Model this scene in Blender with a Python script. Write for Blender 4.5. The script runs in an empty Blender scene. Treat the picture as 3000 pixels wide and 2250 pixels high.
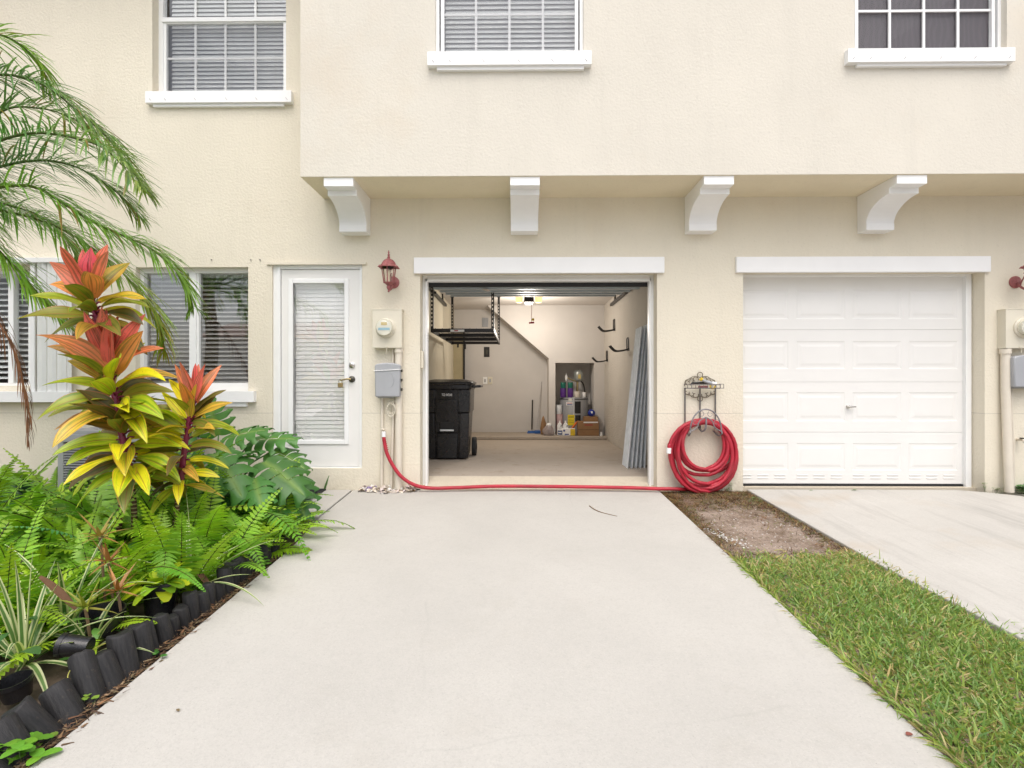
import bpy, bmesh, math, random
from math import sin, cos, pi, radians, sqrt
from mathutils import Vector, Matrix
S = bpy.context.scene
COLL = S.collection
# ------------------------------------------------------------------ camera
TH, CD, CH, FP, SL = 0.012, 5.6, 1.10, 1585.0, 0.049   # yaw, distance to facade, eye height, focal (px of 3000), slope of the drive
cam = bpy.data.cameras.new('camera'); cam.sensor_width = 36; cam.lens = 36*FP/3000; cam.clip_end = 600; cam.clip_start = .02
camo = bpy.data.objects.new('camera', cam); COLL.objects.link(camo)
camo.location = (0, -CD, CH); camo.rotation_euler = (pi/2, 0, TH); S.camera = camo
# ------------------------------------------------------------------ sky, sun, exposure
W = bpy.data.worlds.new('World'); S.world = W; W.use_nodes = True
nt = W.node_tree; bg = nt.nodes['Background']
sky = nt.nodes.new('ShaderNodeTexSky'); sky.sky_type = 'NISHITA'; sky.sun_disc = False
SUN_EL, SUN_AZ = radians(62), radians(176)          # bright veiled sun high behind the camera
sky.sun_elevation = SUN_EL; sky.sun_rotation = SUN_AZ
sky.air_density = 1.0; sky.dust_density = 5.0; sky.ozone_density = 1.0
hs = nt.nodes.new('ShaderNodeHueSaturation'); hs.inputs['Saturation'].default_value = .52
nt.links.new(sky.outputs[0], hs.inputs['Color']); nt.links.new(hs.outputs[0], bg.inputs['Color'])
bg.inputs['Strength'].default_value = 0.15
sl = bpy.data.lights.new('sun', 'SUN'); sl.energy = .6; sl.angle = radians(80); sl.color = (1, .985, .965)
so = bpy.data.objects.new('sun', sl); COLL.objects.link(so); so.location = (0, -8, 12)
so.rotation_euler = (pi/2-SUN_EL, 0, pi - SUN_AZ)
so.rotation_euler = Vector((sin(SUN_AZ)*cos(SUN_EL), cos(SUN_AZ)*cos(SUN_EL), sin(SUN_EL))).to_track_quat('Z', 'Y').to_euler()
S.view_settings.view_transform = 'Standard'; S.view_settings.look = 'None'
S.view_settings.exposure = 0.60; S.view_settings.gamma = 1
S.cycles.max_bounces = 8; S.cycles.diffuse_bounces = 6; S.cycles.transparent_max_bounces = 12
S.cycles.use_adaptive_sampling = True
# ------------------------------------------------------------------ survey helpers: sight lines of the photo to real places
def at(px, py, Y):
    u = (px-1500)/FP; Yc = Y+CD
    X = Yc*(u*cos(TH)-sin(TH))/(cos(TH)+u*sin(TH))
    dep = -X*sin(TH)+Yc*cos(TH)
    return Vector((X, Y, CH-(py-1125)/FP*dep))
def og(px, py, dz=0):
    u = (px-1500)/FP; w = -(py-1125)/FP; c = cos(TH)+u*sin(TH)
    t = (dz-SL*CD-CH)/(w-SL*c)
    return Vector((t*(u*cos(TH)-sin(TH)), -CD+t*c, CH+t*w))
def rc(x0, y0, x1, y1, Y):
    a, b = at(x0, y0, Y), at(x1, y1, Y)
    return a.x, b.x, b.z, a.z              # X0 X1 Z0 Z1
def gz(Y): return SL*max(min(Y, 0), -9)
R = random.Random(7)
# ------------------------------------------------------------------ mesh builder
WL = {}
class MB:
    def __init__(s): s.v = []; s.f = []; s.m = []; s.uv = []; s.c = []; s.col = (1, 1, 1); s.mi = 0; s.xf = None
    def vert(s, p, uv=(0, 0), col=None):
        p = Vector(p)
        if s.xf is not None: p = s.xf @ p
        s.v.append((p.x, p.y, p.z)); s.uv.append(uv); s.c.append(col or s.col); return len(s.v)-1
    def face(s, ids): s.f.append(tuple(ids)); s.m.append(s.mi)
    def poly(s, pts): s.face([s.vert(p) for p in pts])
    def box(s, x0, x1, y0, y1, z0, z1):
        if x0 > x1: x0, x1 = x1, x0
        if y0 > y1: y0, y1 = y1, y0
        if z0 > z1: z0, z1 = z1, z0
        i = [s.vert(p) for p in ((x0,y0,z0),(x1,y0,z0),(x1,y1,z0),(x0,y1,z0),(x0,y0,z1),(x1,y0,z1),(x1,y1,z1),(x0,y1,z1))]
        for q in ((3,2,1,0),(4,5,6,7),(0,1,5,4),(1,2,6,5),(2,3,7,6),(3,0,4,7)): s.face([i[k] for k in q])
    def prism(s, pts, d):                  # polygon pts extruded along vector d (pts ordered so that the normal is -d)
        d = Vector(d); a = [s.vert(p) for p in pts]; b = [s.vert(Vector(p)+d) for p in pts]; n = len(pts)
        s.face(a); s.face(b[::-1])
        for k in range(n): s.face((a[(k+1) % n], a[k], b[k], b[(k+1) % n]))
    def tube(s, pts, r, n=8, cap=True, closed=False):
        pts = [Vector(p) for p in pts]; N = len(pts); rings = []
        rr = r if callable(r) else (lambda t: r)
        t0 = (pts[1]-pts[0]).normalized(); up = Vector((0, 0, 1)) if abs(t0.z) < .9 else Vector((0, 1, 0))
        a = t0.cross(up).normalized()
        for k in range(N):
            if closed: t = pts[(k+1) % N]-pts[k-1]
            else: t = pts[min(k+1, N-1)]-pts[max(k-1, 0)]
            t = t.normalized() if t.length > 1e-9 else t0
            a = (a-t*a.dot(t)); a = a.normalized() if a.length > 1e-6 else t.orthogonal().normalized()
            b = t.cross(a); q = rr(k/max(N-1, 1))
            rings.append([s.vert(pts[k]+(a*cos(2*pi*j/n)+b*sin(2*pi*j/n))*q, (j/n, k/max(N-1, 1))) for j in range(n)])
        for k in range(N if closed else N-1):
            A, B = rings[k], rings[(k+1) % N]
            for j in range(n): s.face((A[j], A[(j+1) % n], B[(j+1) % n], B[j]))
        if cap and not closed: s.face(rings[0][::-1]); s.face(rings[-1])
    def lathe(s, prof, n=24, o=(0, 0, 0), axis='Z', ph=0.0, cap=True):
        o = Vector(o); rings = []
        for r, z in prof:
            ring = []
            for j in range(n):
                a = 2*pi*j/n+ph; x, y = r*cos(a), r*sin(a)
                p = Vector((x, y, z)) if axis == 'Z' else (Vector((x, -z, y)) if axis == 'Y' else Vector((z, x, y)))
                ring.append(s.vert(o+p, (j/n, 0)))
            rings.append(ring)
        for A, B in zip(rings, rings[1:]):
            for j in range(n): s.face((A[j], A[(j+1) % n], B[(j+1) % n], B[j]))
        if cap: s.face(rings[0][::-1]); s.face(rings[-1])
    def ball(s, c, r, nu=16, nv=10, sc=(1, 1, 1)):
        c = Vector(c); rows = []
        for i in range(nv+1):
            t = pi*i/nv
            rows.append([s.vert(c+Vector((sin(t)*cos(2*pi*j/nu)*sc[0], sin(t)*sin(2*pi*j/nu)*sc[1], -cos(t)*sc[2]))*r) for j in range(nu)])
        for A, B in zip(rows, rows[1:]):
            for j in range(nu): s.face((A[j], A[(j+1) % nu], B[(j+1) % nu], B[j]))
    def holes(s, x0, x1, z0, z1, hs, y0, y1):   # upright wall slab facing -Y with rectangular openings
        xs = sorted({x0, x1, *[h[0] for h in hs], *[h[1] for h in hs]}); zs = sorted({z0, z1, *[h[2] for h in hs], *[h[3] for h in hs]})
        xs = [x for x in xs if x0 <= x <= x1]; zs = [z for z in zs if z0 <= z <= z1]
        solid = lambda i, k: 0 <= i < len(xs)-1 and 0 <= k < len(zs)-1 and not any(h[0] <= (xs[i]+xs[i+1])/2 <= h[1] and h[2] <= (zs[k]+zs[k+1])/2 <= h[3] for h in hs)
        V = {}
        def g(i, k, b):
            if (i, k, b) not in V: V[i, k, b] = s.vert((xs[i], y1 if b else y0, zs[k]))
            return V[i, k, b]
        for i in range(len(xs)-1):
            for k in range(len(zs)-1):
                if not solid(i, k): continue
                s.face((g(i,k,0), g(i+1,k,0), g(i+1,k+1,0), g(i,k+1,0))); s.face((g(i,k,1), g(i,k+1,1), g(i+1,k+1,1), g(i+1,k,1)))
                if not solid(i-1, k): s.face((g(i,k,0), g(i,k+1,0), g(i,k+1,1), g(i,k,1)))
                if not solid(i+1, k): s.face((g(i+1,k,0), g(i+1,k,1), g(i+1,k+1,1), g(i+1,k+1,0)))
                if not solid(i, k-1): s.face((g(i,k,0), g(i,k,1), g(i+1,k,1), g(i+1,k,0)))
                if not solid(i, k+1): s.face((g(i,k+1,0), g(i+1,k+1,0), g(i+1,k+1,1), g(i,k+1,1)))
    def ribbon(s, p, d, up, L, w, segs=4, droop=0., prof=None, fold=0., mid=False, col=None, side=None, wave=0., ph=0., bend=None):
        p = Vector(p); d = Vector(d).normalized(); prev = None
        for i in range(segs+1):
            t = i/segs; q = w*(prof(t) if prof else 1-t)
            sd = Vector(side) if side is not None else d.cross(up)
            sd = sd-d*sd.dot(d)
            sd = sd.normalized() if sd.length > 1e-5 else d.orthogonal().normalized()
            nn = sd.cross(d); wv = wave*sin(ph+t*7)*q
            A = s.vert(p-sd*q+nn*(fold*q+wv), (0, t), col); Bm = s.vert(p, (.5, t), col) if mid else None
            E = s.vert(p+sd*q+nn*(fold*q-wv), (1, t), col)
            if prev:
                if mid: s.face((prev[0], prev[1], Bm, A)); s.face((prev[1], prev[2], E, Bm))
                else: s.face((prev[0], prev[2], E, A))
            prev = (A, Bm, E)
            d = d+Vector((0, 0, -droop/segs))
            if bend is not None: d = d+bend/segs
            d.normalize(); p = p+d*(L/segs)
        return p
    def mesh(s, name, mats, org, smooth, bevel=0):
        me = bpy.data.meshes.new(name); o = org
        me.from_pydata([(x-o[0], y-o[1], z-o[2]) for x, y, z in s.v], [], s.f)
        for m in (mats if isinstance(mats, (list, tuple)) else [mats]): me.materials.append(m)
        me.polygons.foreach_set('material_index', s.m)
        uvl = me.uv_layers.new(name='UVMap'); li = [0]*len(me.loops); me.loops.foreach_get('vertex_index', li)
        buf = []
        for i in li: buf.extend(s.uv[i])
        uvl.data.foreach_set('uv', buf)
        ca = me.color_attributes.new('Col', 'FLOAT_COLOR', 'POINT'); buf = []
        for c in s.c: buf.extend((c[0], c[1], c[2], 1))
        ca.data.foreach_set('color', buf)
        if smooth:
            me.polygons.foreach_set('use_smooth', [True]*len(me.polygons))
        me.update(); return me
    def build(s, name, mats, parent=None, org=None, smooth=False, auto=None, bevel=0):
        if parent is not None: o = WL[parent.name]
        elif org is not None: o = Vector(org)
        else:
            xs, ys, zs = zip(*s.v); o = Vector(((min(xs)+max(xs))/2, (min(ys)+max(ys))/2, min(zs)))
        me = s.mesh(name, mats, o, smooth or auto is not None)
        if auto is not None: me.set_sharp_from_angle(angle=radians(auto))
        ob = bpy.data.objects.new(name, me); COLL.objects.link(ob); WL[ob.name] = o
        if parent is not None: ob.parent = parent
        else: ob.location = o
        if bevel:
            b = ob.modifiers.new('edge', 'BEVEL'); b.width = bevel; b.segments = 2; b.limit_method = 'ANGLE'; b.angle_limit = radians(40)
        return ob
def thing(name, label, cat, loc=(0, 0, 0), group=None):
    o = bpy.data.objects.new(name, None); COLL.objects.link(o); o.location = loc; o.empty_display_size = .1; WL[o.name] = Vector(loc)
    return tag(o, label, cat, group)
def tag(o, label=None, cat=None, group=None, kind=None):
    if label: o['label'] = label
    if cat: o['category'] = cat
    if group: o['group'] = group
    if kind: o['kind'] = kind
    return o
def dup(o, loc=None, rot=None, sc=None, label=None, parent=None):
    c = o.copy(); COLL.objects.link(c)
    if parent is not None: c.parent = parent
    if loc is not None: c.location = loc; WL[c.name] = Vector(loc)
    if rot is not None: c.rotation_euler = rot
    if sc is not None: c.scale = (sc, sc, sc) if not isinstance(sc, (tuple, list)) else sc
    if label: c['label'] = label
    for ch in list(o.children): dup(ch, parent=c)
    return c
def cat(pts, n=8):                         # Catmull-Rom through pts
    P = [Vector(p) for p in pts]; P = [2*P[0]-P[1]]+P+[2*P[-1]-P[-2]]; out = []
    for k in range(1, len(P)-2):
        a, b, c, d = P[k-1:k+3]
        for j in range(n):
            t = j/n; out.append(.5*((2*b)+(c-a)*t+(2*a-5*b+4*c-d)*t*t+(3*b-a-3*c+d)*t**3))
    return out+[P[-2]]
# ------------------------------------------------------------------ materials
def new(name):
    m = bpy.data.materials.new(name); m.use_nodes = True; t = m.node_tree
    return m, t, t.nodes['Principled BSDF'], t.nodes['Material Output']
def N(t, k, **kw):
    n = t.nodes.new(k)
    for a, b in kw.items():
        if hasattr(n, a): setattr(n, a, b)
    return n
def noise(t, co, sc, det=4, rough=.55):
    n = N(t, 'ShaderNodeTexNoise'); n.inputs['Scale'].default_value = sc; n.inputs['Detail'].default_value = det; n.inputs['Roughness'].default_value = rough
    t.links.new(co, n.inputs['Vector']); return n.outputs['Fac']
def ramp(t, f, a, b, ca=(0, 0, 0, 1), cb=(1, 1, 1, 1)):
    r = N(t, 'ShaderNodeValToRGB'); e = r.color_ramp.elements; e[0].position = a; e[1].position = b; e[0].color = ca; e[1].color = cb
    t.links.new(f, r.inputs[0]); return r.outputs[0]
def mix(t, f, a, b, mode='MIX'):
    m = N(t, 'ShaderNodeMix'); m.data_type = 'RGBA'; m.blend_type = mode
    for s_, v in ((m.inputs[0], f), (m.inputs[6], a), (m.inputs[7], b)):
        if isinstance(v, (int, float)): s_.default_value = v
        elif isinstance(v, (tuple, list)): s_.default_value = (*v[:3], 1)
        else: t.links.new(v, s_)
    return m.outputs[2]
def bumpn(t, p, h, strength, dist=.01, prev=None):
    b = N(t, 'ShaderNodeBump'); b.inputs['Strength'].default_value = strength; b.inputs['Distance'].default_value = dist
    t.links.new(h, b.inputs['Height'])
    if prev is not None: t.links.new(prev, b.inputs['Normal'])
    t.links.new(b.outputs[0], p.inputs['Normal']); return b.outputs[0]
def coord(t, k='Object'): return N(t, 'ShaderNodeTexCoord').outputs[k]
def M(name, col, rough=.55, metal=0., var=.10, vs=6., bump=0., bs=80., spec=.5, dirt=None, streak=None):
    m, t, p, o = new(name); co = coord(t)
    f = ramp(t, noise(t, co, vs, 5), .3, .7)
    c = mix(t, f, [x*(1-var) for x in col], [min(1, x*(1+var*.6)) for x in col])
    if dirt:
        d = ramp(t, noise(t, co, dirt[1], 6, .65), .52, .72)
        c = mix(t, mix(t, dirt[2], (0, 0, 0), d), c, dirt[0])
    t.links.new(c, p.inputs['Base Color'])
    p.inputs['Roughness'].default_value = rough; p.inputs['Metallic'].default_value = metal; p.inputs['Specular IOR Level'].default_value = spec
    if bump: bumpn(t, p, noise(t, co, bs, 4), bump, .004)
    return m
def stucco(name, col, groove=True, strength=.5, warm=(.62, .50, .36)):
    m, t, p, o = new(name); co = coord(t)
    c = mix(t, ramp(t, noise(t, co, 1.1, 6, .6), .3, .75), [x*.955 for x in col], [min(1, x*1.03) for x in col])
    c = mix(t, mix(t, .30, (0, 0, 0), ramp(t, noise(t, co, .8, 5, .6), .56, .78)), c, warm)
    c = mix(t, mix(t, .5, (0, 0, 0), ramp(t, noise(t, co, 38, 3, .6), .60, .70)), c, [x*.86 for x in col])
    mps = N(t, 'ShaderNodeMapping'); mps.inputs['Scale'].default_value = (3.5, 3.5, .35); t.links.new(co, mps.inputs[0])
    c = mix(t, mix(t, .16, (0, 0, 0), ramp(t, noise(t, mps.outputs[0], 1.6, 6, .7), .52, .74)), c, [x*.74 for x in col])
    sp = N(t, 'ShaderNodeSeparateXYZ'); t.links.new(co, sp.inputs[0])
    grime = N(t, 'ShaderNodeMapRange'); grime.inputs[1].default_value = .22; grime.inputs[2].default_value = 0; grime.inputs[3].default_value = 0; grime.inputs[4].default_value = .4
    t.links.new(sp.outputs[2], grime.inputs[0])
    gm = N(t, 'ShaderNodeMath'); gm.operation = 'MULTIPLY'; t.links.new(grime.outputs[0], gm.inputs[0]); t.links.new(ramp(t, noise(t, co, 5, 6, .7), .4, .7), gm.inputs[1])
    c = mix(t, gm.outputs[0], c, (.36, .30, .21))
    h = noise(t, co, 42, 6, .6)
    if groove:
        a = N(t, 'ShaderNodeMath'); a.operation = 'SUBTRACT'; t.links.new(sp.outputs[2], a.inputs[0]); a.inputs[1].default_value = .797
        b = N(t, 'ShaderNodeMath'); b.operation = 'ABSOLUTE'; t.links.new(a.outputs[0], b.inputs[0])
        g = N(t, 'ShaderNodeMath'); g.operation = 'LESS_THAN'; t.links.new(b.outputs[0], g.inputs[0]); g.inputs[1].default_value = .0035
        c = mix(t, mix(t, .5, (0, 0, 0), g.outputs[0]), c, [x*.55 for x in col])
    t.links.new(c, p.inputs['Base Color']); p.inputs['Roughness'].default_value = .9; p.inputs['Specular IOR Level'].default_value = .25
    n1 = bumpn(t, p, ramp(t, h, .38, .66), strength, .006)
    bumpn(t, p, noise(t, co, 150, 3), strength*.5, .003, n1)
    return m
def concrete(name, col, strength=.25, stain=.3, sc=1., speck=.75, streak=0., crack=0.):
    m, t, p, o = new(name); co = coord(t)
    c = mix(t, ramp(t, noise(t, co, .9*sc, 7, .65), .3, .72), [x*.90 for x in col], [min(1, x*1.04) for x in col])
    c = mix(t, mix(t, stain, (0, 0, 0), ramp(t, noise(t, co, 2.3*sc, 8, .72), .55, .76)), c, (col[0]*.66, col[1]*.60, col[2]*.52))
    c = mix(t, mix(t, .55, (0, 0, 0), ramp(t, noise(t, co, 160, 2, .7), .62, .74)), c, [x*.62 for x in col])
    v = N(t, 'ShaderNodeTexVoronoi'); v.inputs['Scale'].default_value = 26; t.links.new(co, v.inputs['Vector'])
    c = mix(t, mix(t, speck, (0, 0, 0), ramp(t, v.outputs['Distance'], .035, .055, (1, 1, 1, 1), (0, 0, 0, 1))), c, [x*.45 for x in col])
    c = mix(t, mix(t, .35, (0, 0, 0), ramp(t, noise(t, co, 22, 5, .7), .50, .75)), c, [x*.80 for x in col])
    c = mix(t, mix(t, .5, (0, 0, 0), ramp(t, noise(t, co, 75, 4, .75), .50, .66)), c, [x*.80 for x in col])
    c = mix(t, mix(t, .5, (0, 0, 0), ramp(t, noise(t, co, 110, 3, .7), .56, .70)), c, [min(1, x*1.13) for x in col])
    if streak:
        mp = N(t, 'ShaderNodeMapping'); mp.inputs['Scale'].default_value = (5, .45, 1); t.links.new(co, mp.inputs[0])
        mp2 = N(t, 'ShaderNodeMapping'); mp2.inputs['Scale'].default_value = (16, 1.1, 1); t.links.new(co, mp2.inputs[0])
        c = mix(t, mix(t, streak, (0, 0, 0), ramp(t, noise(t, mp.outputs[0], 1, 6, .7), .52, .70)), c, (.30, .28, .26))
        c = mix(t, mix(t, streak*.5, (0, 0, 0), ramp(t, noise(t, mp2.outputs[0], 1, 5, .7), .55, .72)), c, (.62, .60, .57))
        c = mix(t, mix(t, streak*.6, (0, 0, 0), ramp(t, noise(t, co, 1.1, 5, .6), .56, .68)), c, (.44, .33, .21))
    if crack:
        nv = N(t, 'ShaderNodeTexNoise'); nv.inputs['Scale'].default_value = 3.5; nv.inputs['Detail'].default_value = 6; t.links.new(co, nv.inputs['Vector'])
        av = N(t, 'ShaderNodeMixRGB'); av.inputs[0].default_value = .12; t.links.new(co, av.inputs[1]); t.links.new(nv.outputs['Color'], av.inputs[2])
        vv = N(t, 'ShaderNodeTexVoronoi'); vv.feature = 'DISTANCE_TO_EDGE'; vv.inputs['Scale'].default_value = .42; t.links.new(av.outputs[0], vv.inputs['Vector'])
        cr = mix(t, 1., ramp(t, vv.outputs['Distance'], .0003, .0014, (1, 1, 1, 1), (0, 0, 0, 1)), ramp(t, noise(t, co, 1.3, 3), .48, .60), 'MULTIPLY')
        c = mix(t, mix(t, crack, (0, 0, 0), cr), c, [x*.45 for x in col])
    t.links.new(c, p.inputs['Base Color']); p.inputs['Roughness'].default_value = .88; p.inputs['Specular IOR Level'].default_value = .25
    n1 = bumpn(t, p, noise(t, co, 120, 5, .7), strength, .004)
    bumpn(t, p, noise(t, co, 9, 4), strength*.5, .01, n1)
    return m
def leafmat(name, rough=.42, trans=.28, stripes=0., margin=None, spec=.5, vs=30.):
    m, t, p, o = new(name)
    at_ = N(t, 'ShaderNodeAttribute'); at_.attribute_name = 'Col'; c = at_.outputs['Color']; uv = N(t, 'ShaderNodeUVMap').outputs[0]
    c = mix(t, ramp(t, noise(t, coord(t), vs, 3), .35, .7), mix(t, 1., c, (.80, .84, .78), 'MULTIPLY'), c)
    sp = N(t, 'ShaderNodeSeparateXYZ'); t.links.new(uv, sp.inputs[0])
    if stripes:
        mp = N(t, 'ShaderNodeMapping'); mp.inputs['Scale'].default_value = (8, .8, 1); t.links.new(uv, mp.inputs[0])
        scv = N(t, 'ShaderNodeVectorMath'); scv.operation = 'SCALE'; scv.inputs['Scale'].default_value = 40; ad = N(t, 'ShaderNodeVectorMath'); t.links.new(mp.outputs[0], ad.inputs[0]); t.links.new(at_.outputs['Vector'], scv.inputs[0]); t.links.new(scv.outputs[0], ad.inputs[1])
        g = ramp(t, noise(t, ad.outputs[0], 1.0, 4, .6), .48, .58)
        c = mix(t, mix(t, stripes, (0, 0, 0), g), c, mix(t, 1., c, (.20, .52, .30), 'MULTIPLY'))
    a = N(t, 'ShaderNodeMath'); a.operation = 'SUBTRACT'; t.links.new(sp.outputs[0], a.inputs[0]); a.inputs[1].default_value = .5
    b = N(t, 'ShaderNodeMath'); b.operation = 'ABSOLUTE'; t.links.new(a.outputs[0], b.inputs[0])
    if stripes:
        c = mix(t, ramp(t, b.outputs[0], .02, .05, (1, 1, 1, 1), (0, 0, 0, 1)), c, mix(t, .6, c, (.30, .10, .03)))
        c = mix(t, mix(t, .7, (0, 0, 0), ramp(t, noise(t, coord(t), 55, 3, .7), .66, .72)), c, (.16, .07, .03))
        c = mix(t, ramp(t, b.outputs[0], .44, .49), c, mix(t, .55, c, (.62, .16, .08)))
    if margin:
        c = mix(t, ramp(t, b.outputs[0], .20, .27), c, margin)
    t.links.new(c, p.inputs['Base Color']); p.inputs['Roughness'].default_value = rough; p.inputs['Specular IOR Level'].default_value = spec
    tr = N(t, 'ShaderNodeBsdfTranslucent'); t.links.new(mix(t, 1., c, (1.25, 1.3, .7), 'MULTIPLY'), tr.inputs[0])
    mx = N(t, 'ShaderNodeMixShader'); mx.inputs[0].default_value = trans
    t.links.new(p.outputs[0], mx.inputs[1]); t.links.new(tr.outputs[0], mx.inputs[2]); t.links.new(mx.outputs[0], o.inputs[0])
    return m
def glassmat(name, tint=(.93, .95, .95), base=.04, gain=2.0):
    m, t, p, o = new(name); t.nodes.remove(p)
    tr = N(t, 'ShaderNodeBsdfTransparent'); tr.inputs[0].default_value = (*tint, 1)
    gl = N(t, 'ShaderNodeBsdfGlossy'); gl.inputs['Roughness'].default_value = .015
    fr = N(t, 'ShaderNodeFresnel'); fr.inputs[0].default_value = 1.5
    a = N(t, 'ShaderNodeMath'); a.operation = 'MULTIPLY_ADD'; a.use_clamp = True; a.inputs[1].default_value = gain; a.inputs[2].default_value = base
    t.links.new(fr.outputs[0], a.inputs[0]); mx = N(t, 'ShaderNodeMixShader')
    ge = N(t, 'ShaderNodeNewGeometry'); bf = N(t, 'ShaderNodeMath'); bf.operation = 'SUBTRACT'; bf.inputs[0].default_value = 1; t.links.new(ge.outputs['Backfacing'], bf.inputs[1])
    fm = N(t, 'ShaderNodeMath'); fm.operation = 'MULTIPLY'; t.links.new(a.outputs[0], fm.inputs[0]); t.links.new(bf.outputs[0], fm.inputs[1]); t.links.new(fm.outputs[0], mx.inputs[0])
    t.links.new(tr.outputs[0], mx.inputs[1]); t.links.new(gl.outputs[0], mx.inputs[2]); t.links.new(mx.outputs[0], o.inputs[0])
    return m
def screenmat(name, col, op, swirl=False):
    m, t, p, o = new(name); p.inputs['Roughness'].default_value = .7
    c = col
    if swirl:
        co = coord(t); w = N(t, 'ShaderNodeTexWave'); w.inputs['Scale'].default_value = 6; w.inputs['Distortion'].default_value = 9; w.inputs['Detail'].default_value = 2; w.inputs['Detail Scale'].default_value = .7
        t.links.new(co, w.inputs[0]); c = mix(t, ramp(t, w.outputs[0], .3, 1.), [x*.96 for x in col], [x*1.10 for x in col])
        t.links.new(c, p.inputs['Base Color'])
    else: p.inputs['Base Color'].default_value = (*col, 1)
    tr = N(t, 'ShaderNodeBsdfTransparent'); mx = N(t, 'ShaderNodeMixShader'); mx.inputs[0].default_value = op
    t.links.new(tr.outputs[0], mx.inputs[1]); t.links.new(p.outputs[0], mx.inputs[2]); t.links.new(mx.outputs[0], o.inputs[0])
    return m
def emat(name, col, st):
    m, t, p, o = new(name); p.inputs['Base Color'].default_value = (*col, 1); p.inputs['Emission Color'].default_value = (*col, 1); p.inputs['Emission Strength'].default_value = st; return m
CREAM = (.76, .703, .58)
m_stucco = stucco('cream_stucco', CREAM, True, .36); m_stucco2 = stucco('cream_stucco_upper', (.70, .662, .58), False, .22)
m_white = M('white_paint', (.88, .88, .875), .45, var=.03, vs=3); m_vinyl = M('white_vinyl', (.86, .865, .86), .35, var=.03, vs=4)
m_door = M('white_door_paint', (.80, .79, .765), .42, var=.03, vs=2.)
m_drive = concrete('pale_concrete', (.50, .481, .444), .40, .18, crack=.14)
m_drive2 = concrete('stained_concrete', (.51, .49, .452), .28, .22, 1., streak=.45)
m_gfloor = concrete('garage_concrete', (.43, .37, .31), .2, .85, 1.9, .6)
m_lip = concrete('worn_threshold_concrete', (.60, .53, .42), .8, .45, 4.)
m_gwall = M('garage_paint', (.61, .58, .55), .8, var=.05, vs=2.5, bump=.25, bs=60)
m_gblock = stucco('garage_block_wall', (.56, .52, .465), False, .9, (.42, .36, .29))
m_soffit = stucco('soffit_bounce_stucco', (.78, .70, .53), False, .22)  # warm bounce from the drive put into a yellower, lighter stucco
m_ceil = M('ceiling_paint', (.55, .51, .47), .9, var=.04)
m_glass = glassmat('window_glass', (.97, .98, .98), .07, 1.); m_glassd = glassmat('door_glass', (.99, .99, .99), .15, 1.2); m_glassr = glassmat('reflective_glass', (.88, .88, .875), .26, 1.2)
m_glassk = glassmat('screened_glass', (.97, .98, .98), 0., .55)
m_blind = M('blind_white', (.80, .80, .785), .5, var=.03)
m_scr = screenmat('insect_screen', (.20, .21, .25), .26); m_scrd = screenmat('solar_screen', (.105, .088, .098), .95, True)
m_dark = M('black_gap', (.02, .02, .02), .8); m_black = M('black_plastic', (.014, .014, .016), .27, var=.25, vs=12, bump=.25, bs=160)
m_blackm = M('black_steel', (.02, .018, .018), .4, var=.2); m_rubber = M('black_rubber', (.018, .018, .019), .7, bump=.4, bs=200)
m_grey = M('grey_plastic', (.37, .38, .40), .5, var=.05); m_boxc = M('cream_box_paint', (.70, .655, .54), .5, var=.05, dirt=((.5, .42, .3), 3, .2))
m_pipe = M('cream_pipe_paint', (.70, .64, .54), .5, var=.06, dirt=((.5, .42, .3), 4, .25))
m_red = M('red_rubber', (.44, .018, .038), .45, var=.22, vs=9, dirt=((.30, .06, .06), 7, .4), bump=.15, bs=140)
m_redm = M('weathered_red_metal', (.33, .10, .10), .6, var=.3, vs=30, dirt=((.42, .24, .22), 22, .6))
m_iron = M('weathered_iron', (.16, .15, .15), .6, .5, var=.3, vs=40, dirt=((.25, .15, .07), 18, .6))
m_steel = M('galvanised_steel', (.78, .81, .83), .38, .05, var=.12, vs=14); m_brass = M('aged_brass', (.42, .33, .17), .4, .9, var=.2)
m_dkbr = M('dark_bronze', (.08, .075, .06), .4, .6); m_chrome = M('nickel', (.6, .58, .54), .25, .95)
m_tin = M('door_underside', (.42, .47, .50), .45, .1, var=.05)
m_acg = M('ac_grey_metal', (.42, .42, .44), .5, .2, var=.06)
# ------------------------------------------------------------------ ground, drives
def st(ob): return tag(ob, kind='structure')
b = MB()
ys = [-200, -9, -4, 0, .25, 200]; zz = [SL*-9-.05, SL*-9-.05, SL*-4-.05, -.05, -.05, -.05]
for k in range(5): b.poly([(-220, ys[k], zz[k]), (220, ys[k], zz[k]), (220, ys[k+1], zz[k+1]), (-220, ys[k+1], zz[k+1])])
m_soil = M('sandy_soil', (.13, .095, .07), .95, var=.3, vs=14, bump=.8, bs=60)
st(b.build('ground', m_soil, org=(0, 0, 0)))
def slab(name, pts, m, th=.12, dz=0., seg=14):
    b = MB(); n = len(pts)
    top = [b.vert((x, y, gz(y)+dz)) for x, y in pts]; bot = [b.vert((x, y, gz(y)+dz-th)) for x, y in pts]
    b.face(top)
    for k in range(n): b.face((top[k], bot[k], bot[(k+1) % n], top[(k+1) % n]))
    return st(b.build(name, m, org=(0, 0, 0), bevel=.008))
slab('driveway', [(-1.645, -8.95), (1.50, -8.95), (1.475, -4), (1.45, -.0), (-1.715, -.0), (-1.715, -.95), (-1.645, -1.7)], m_drive)
slab('front_walk', [(-3.3, -.95), (-1.73, -.95), (-1.73, -.005), (-3.3, -.005)], m_drive, dz=.004)
slab('neighbour_driveway', [(2.53, -8.95), (5.25, -8.95), (5.1, -1.2), (5.02, -.5), (4.93, -.22), (4.72, -.08), (4.5, .02), (2.36, .02), (2.38, -2), (2.44, -2.9)], m_drive2, dz=.012)
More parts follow.
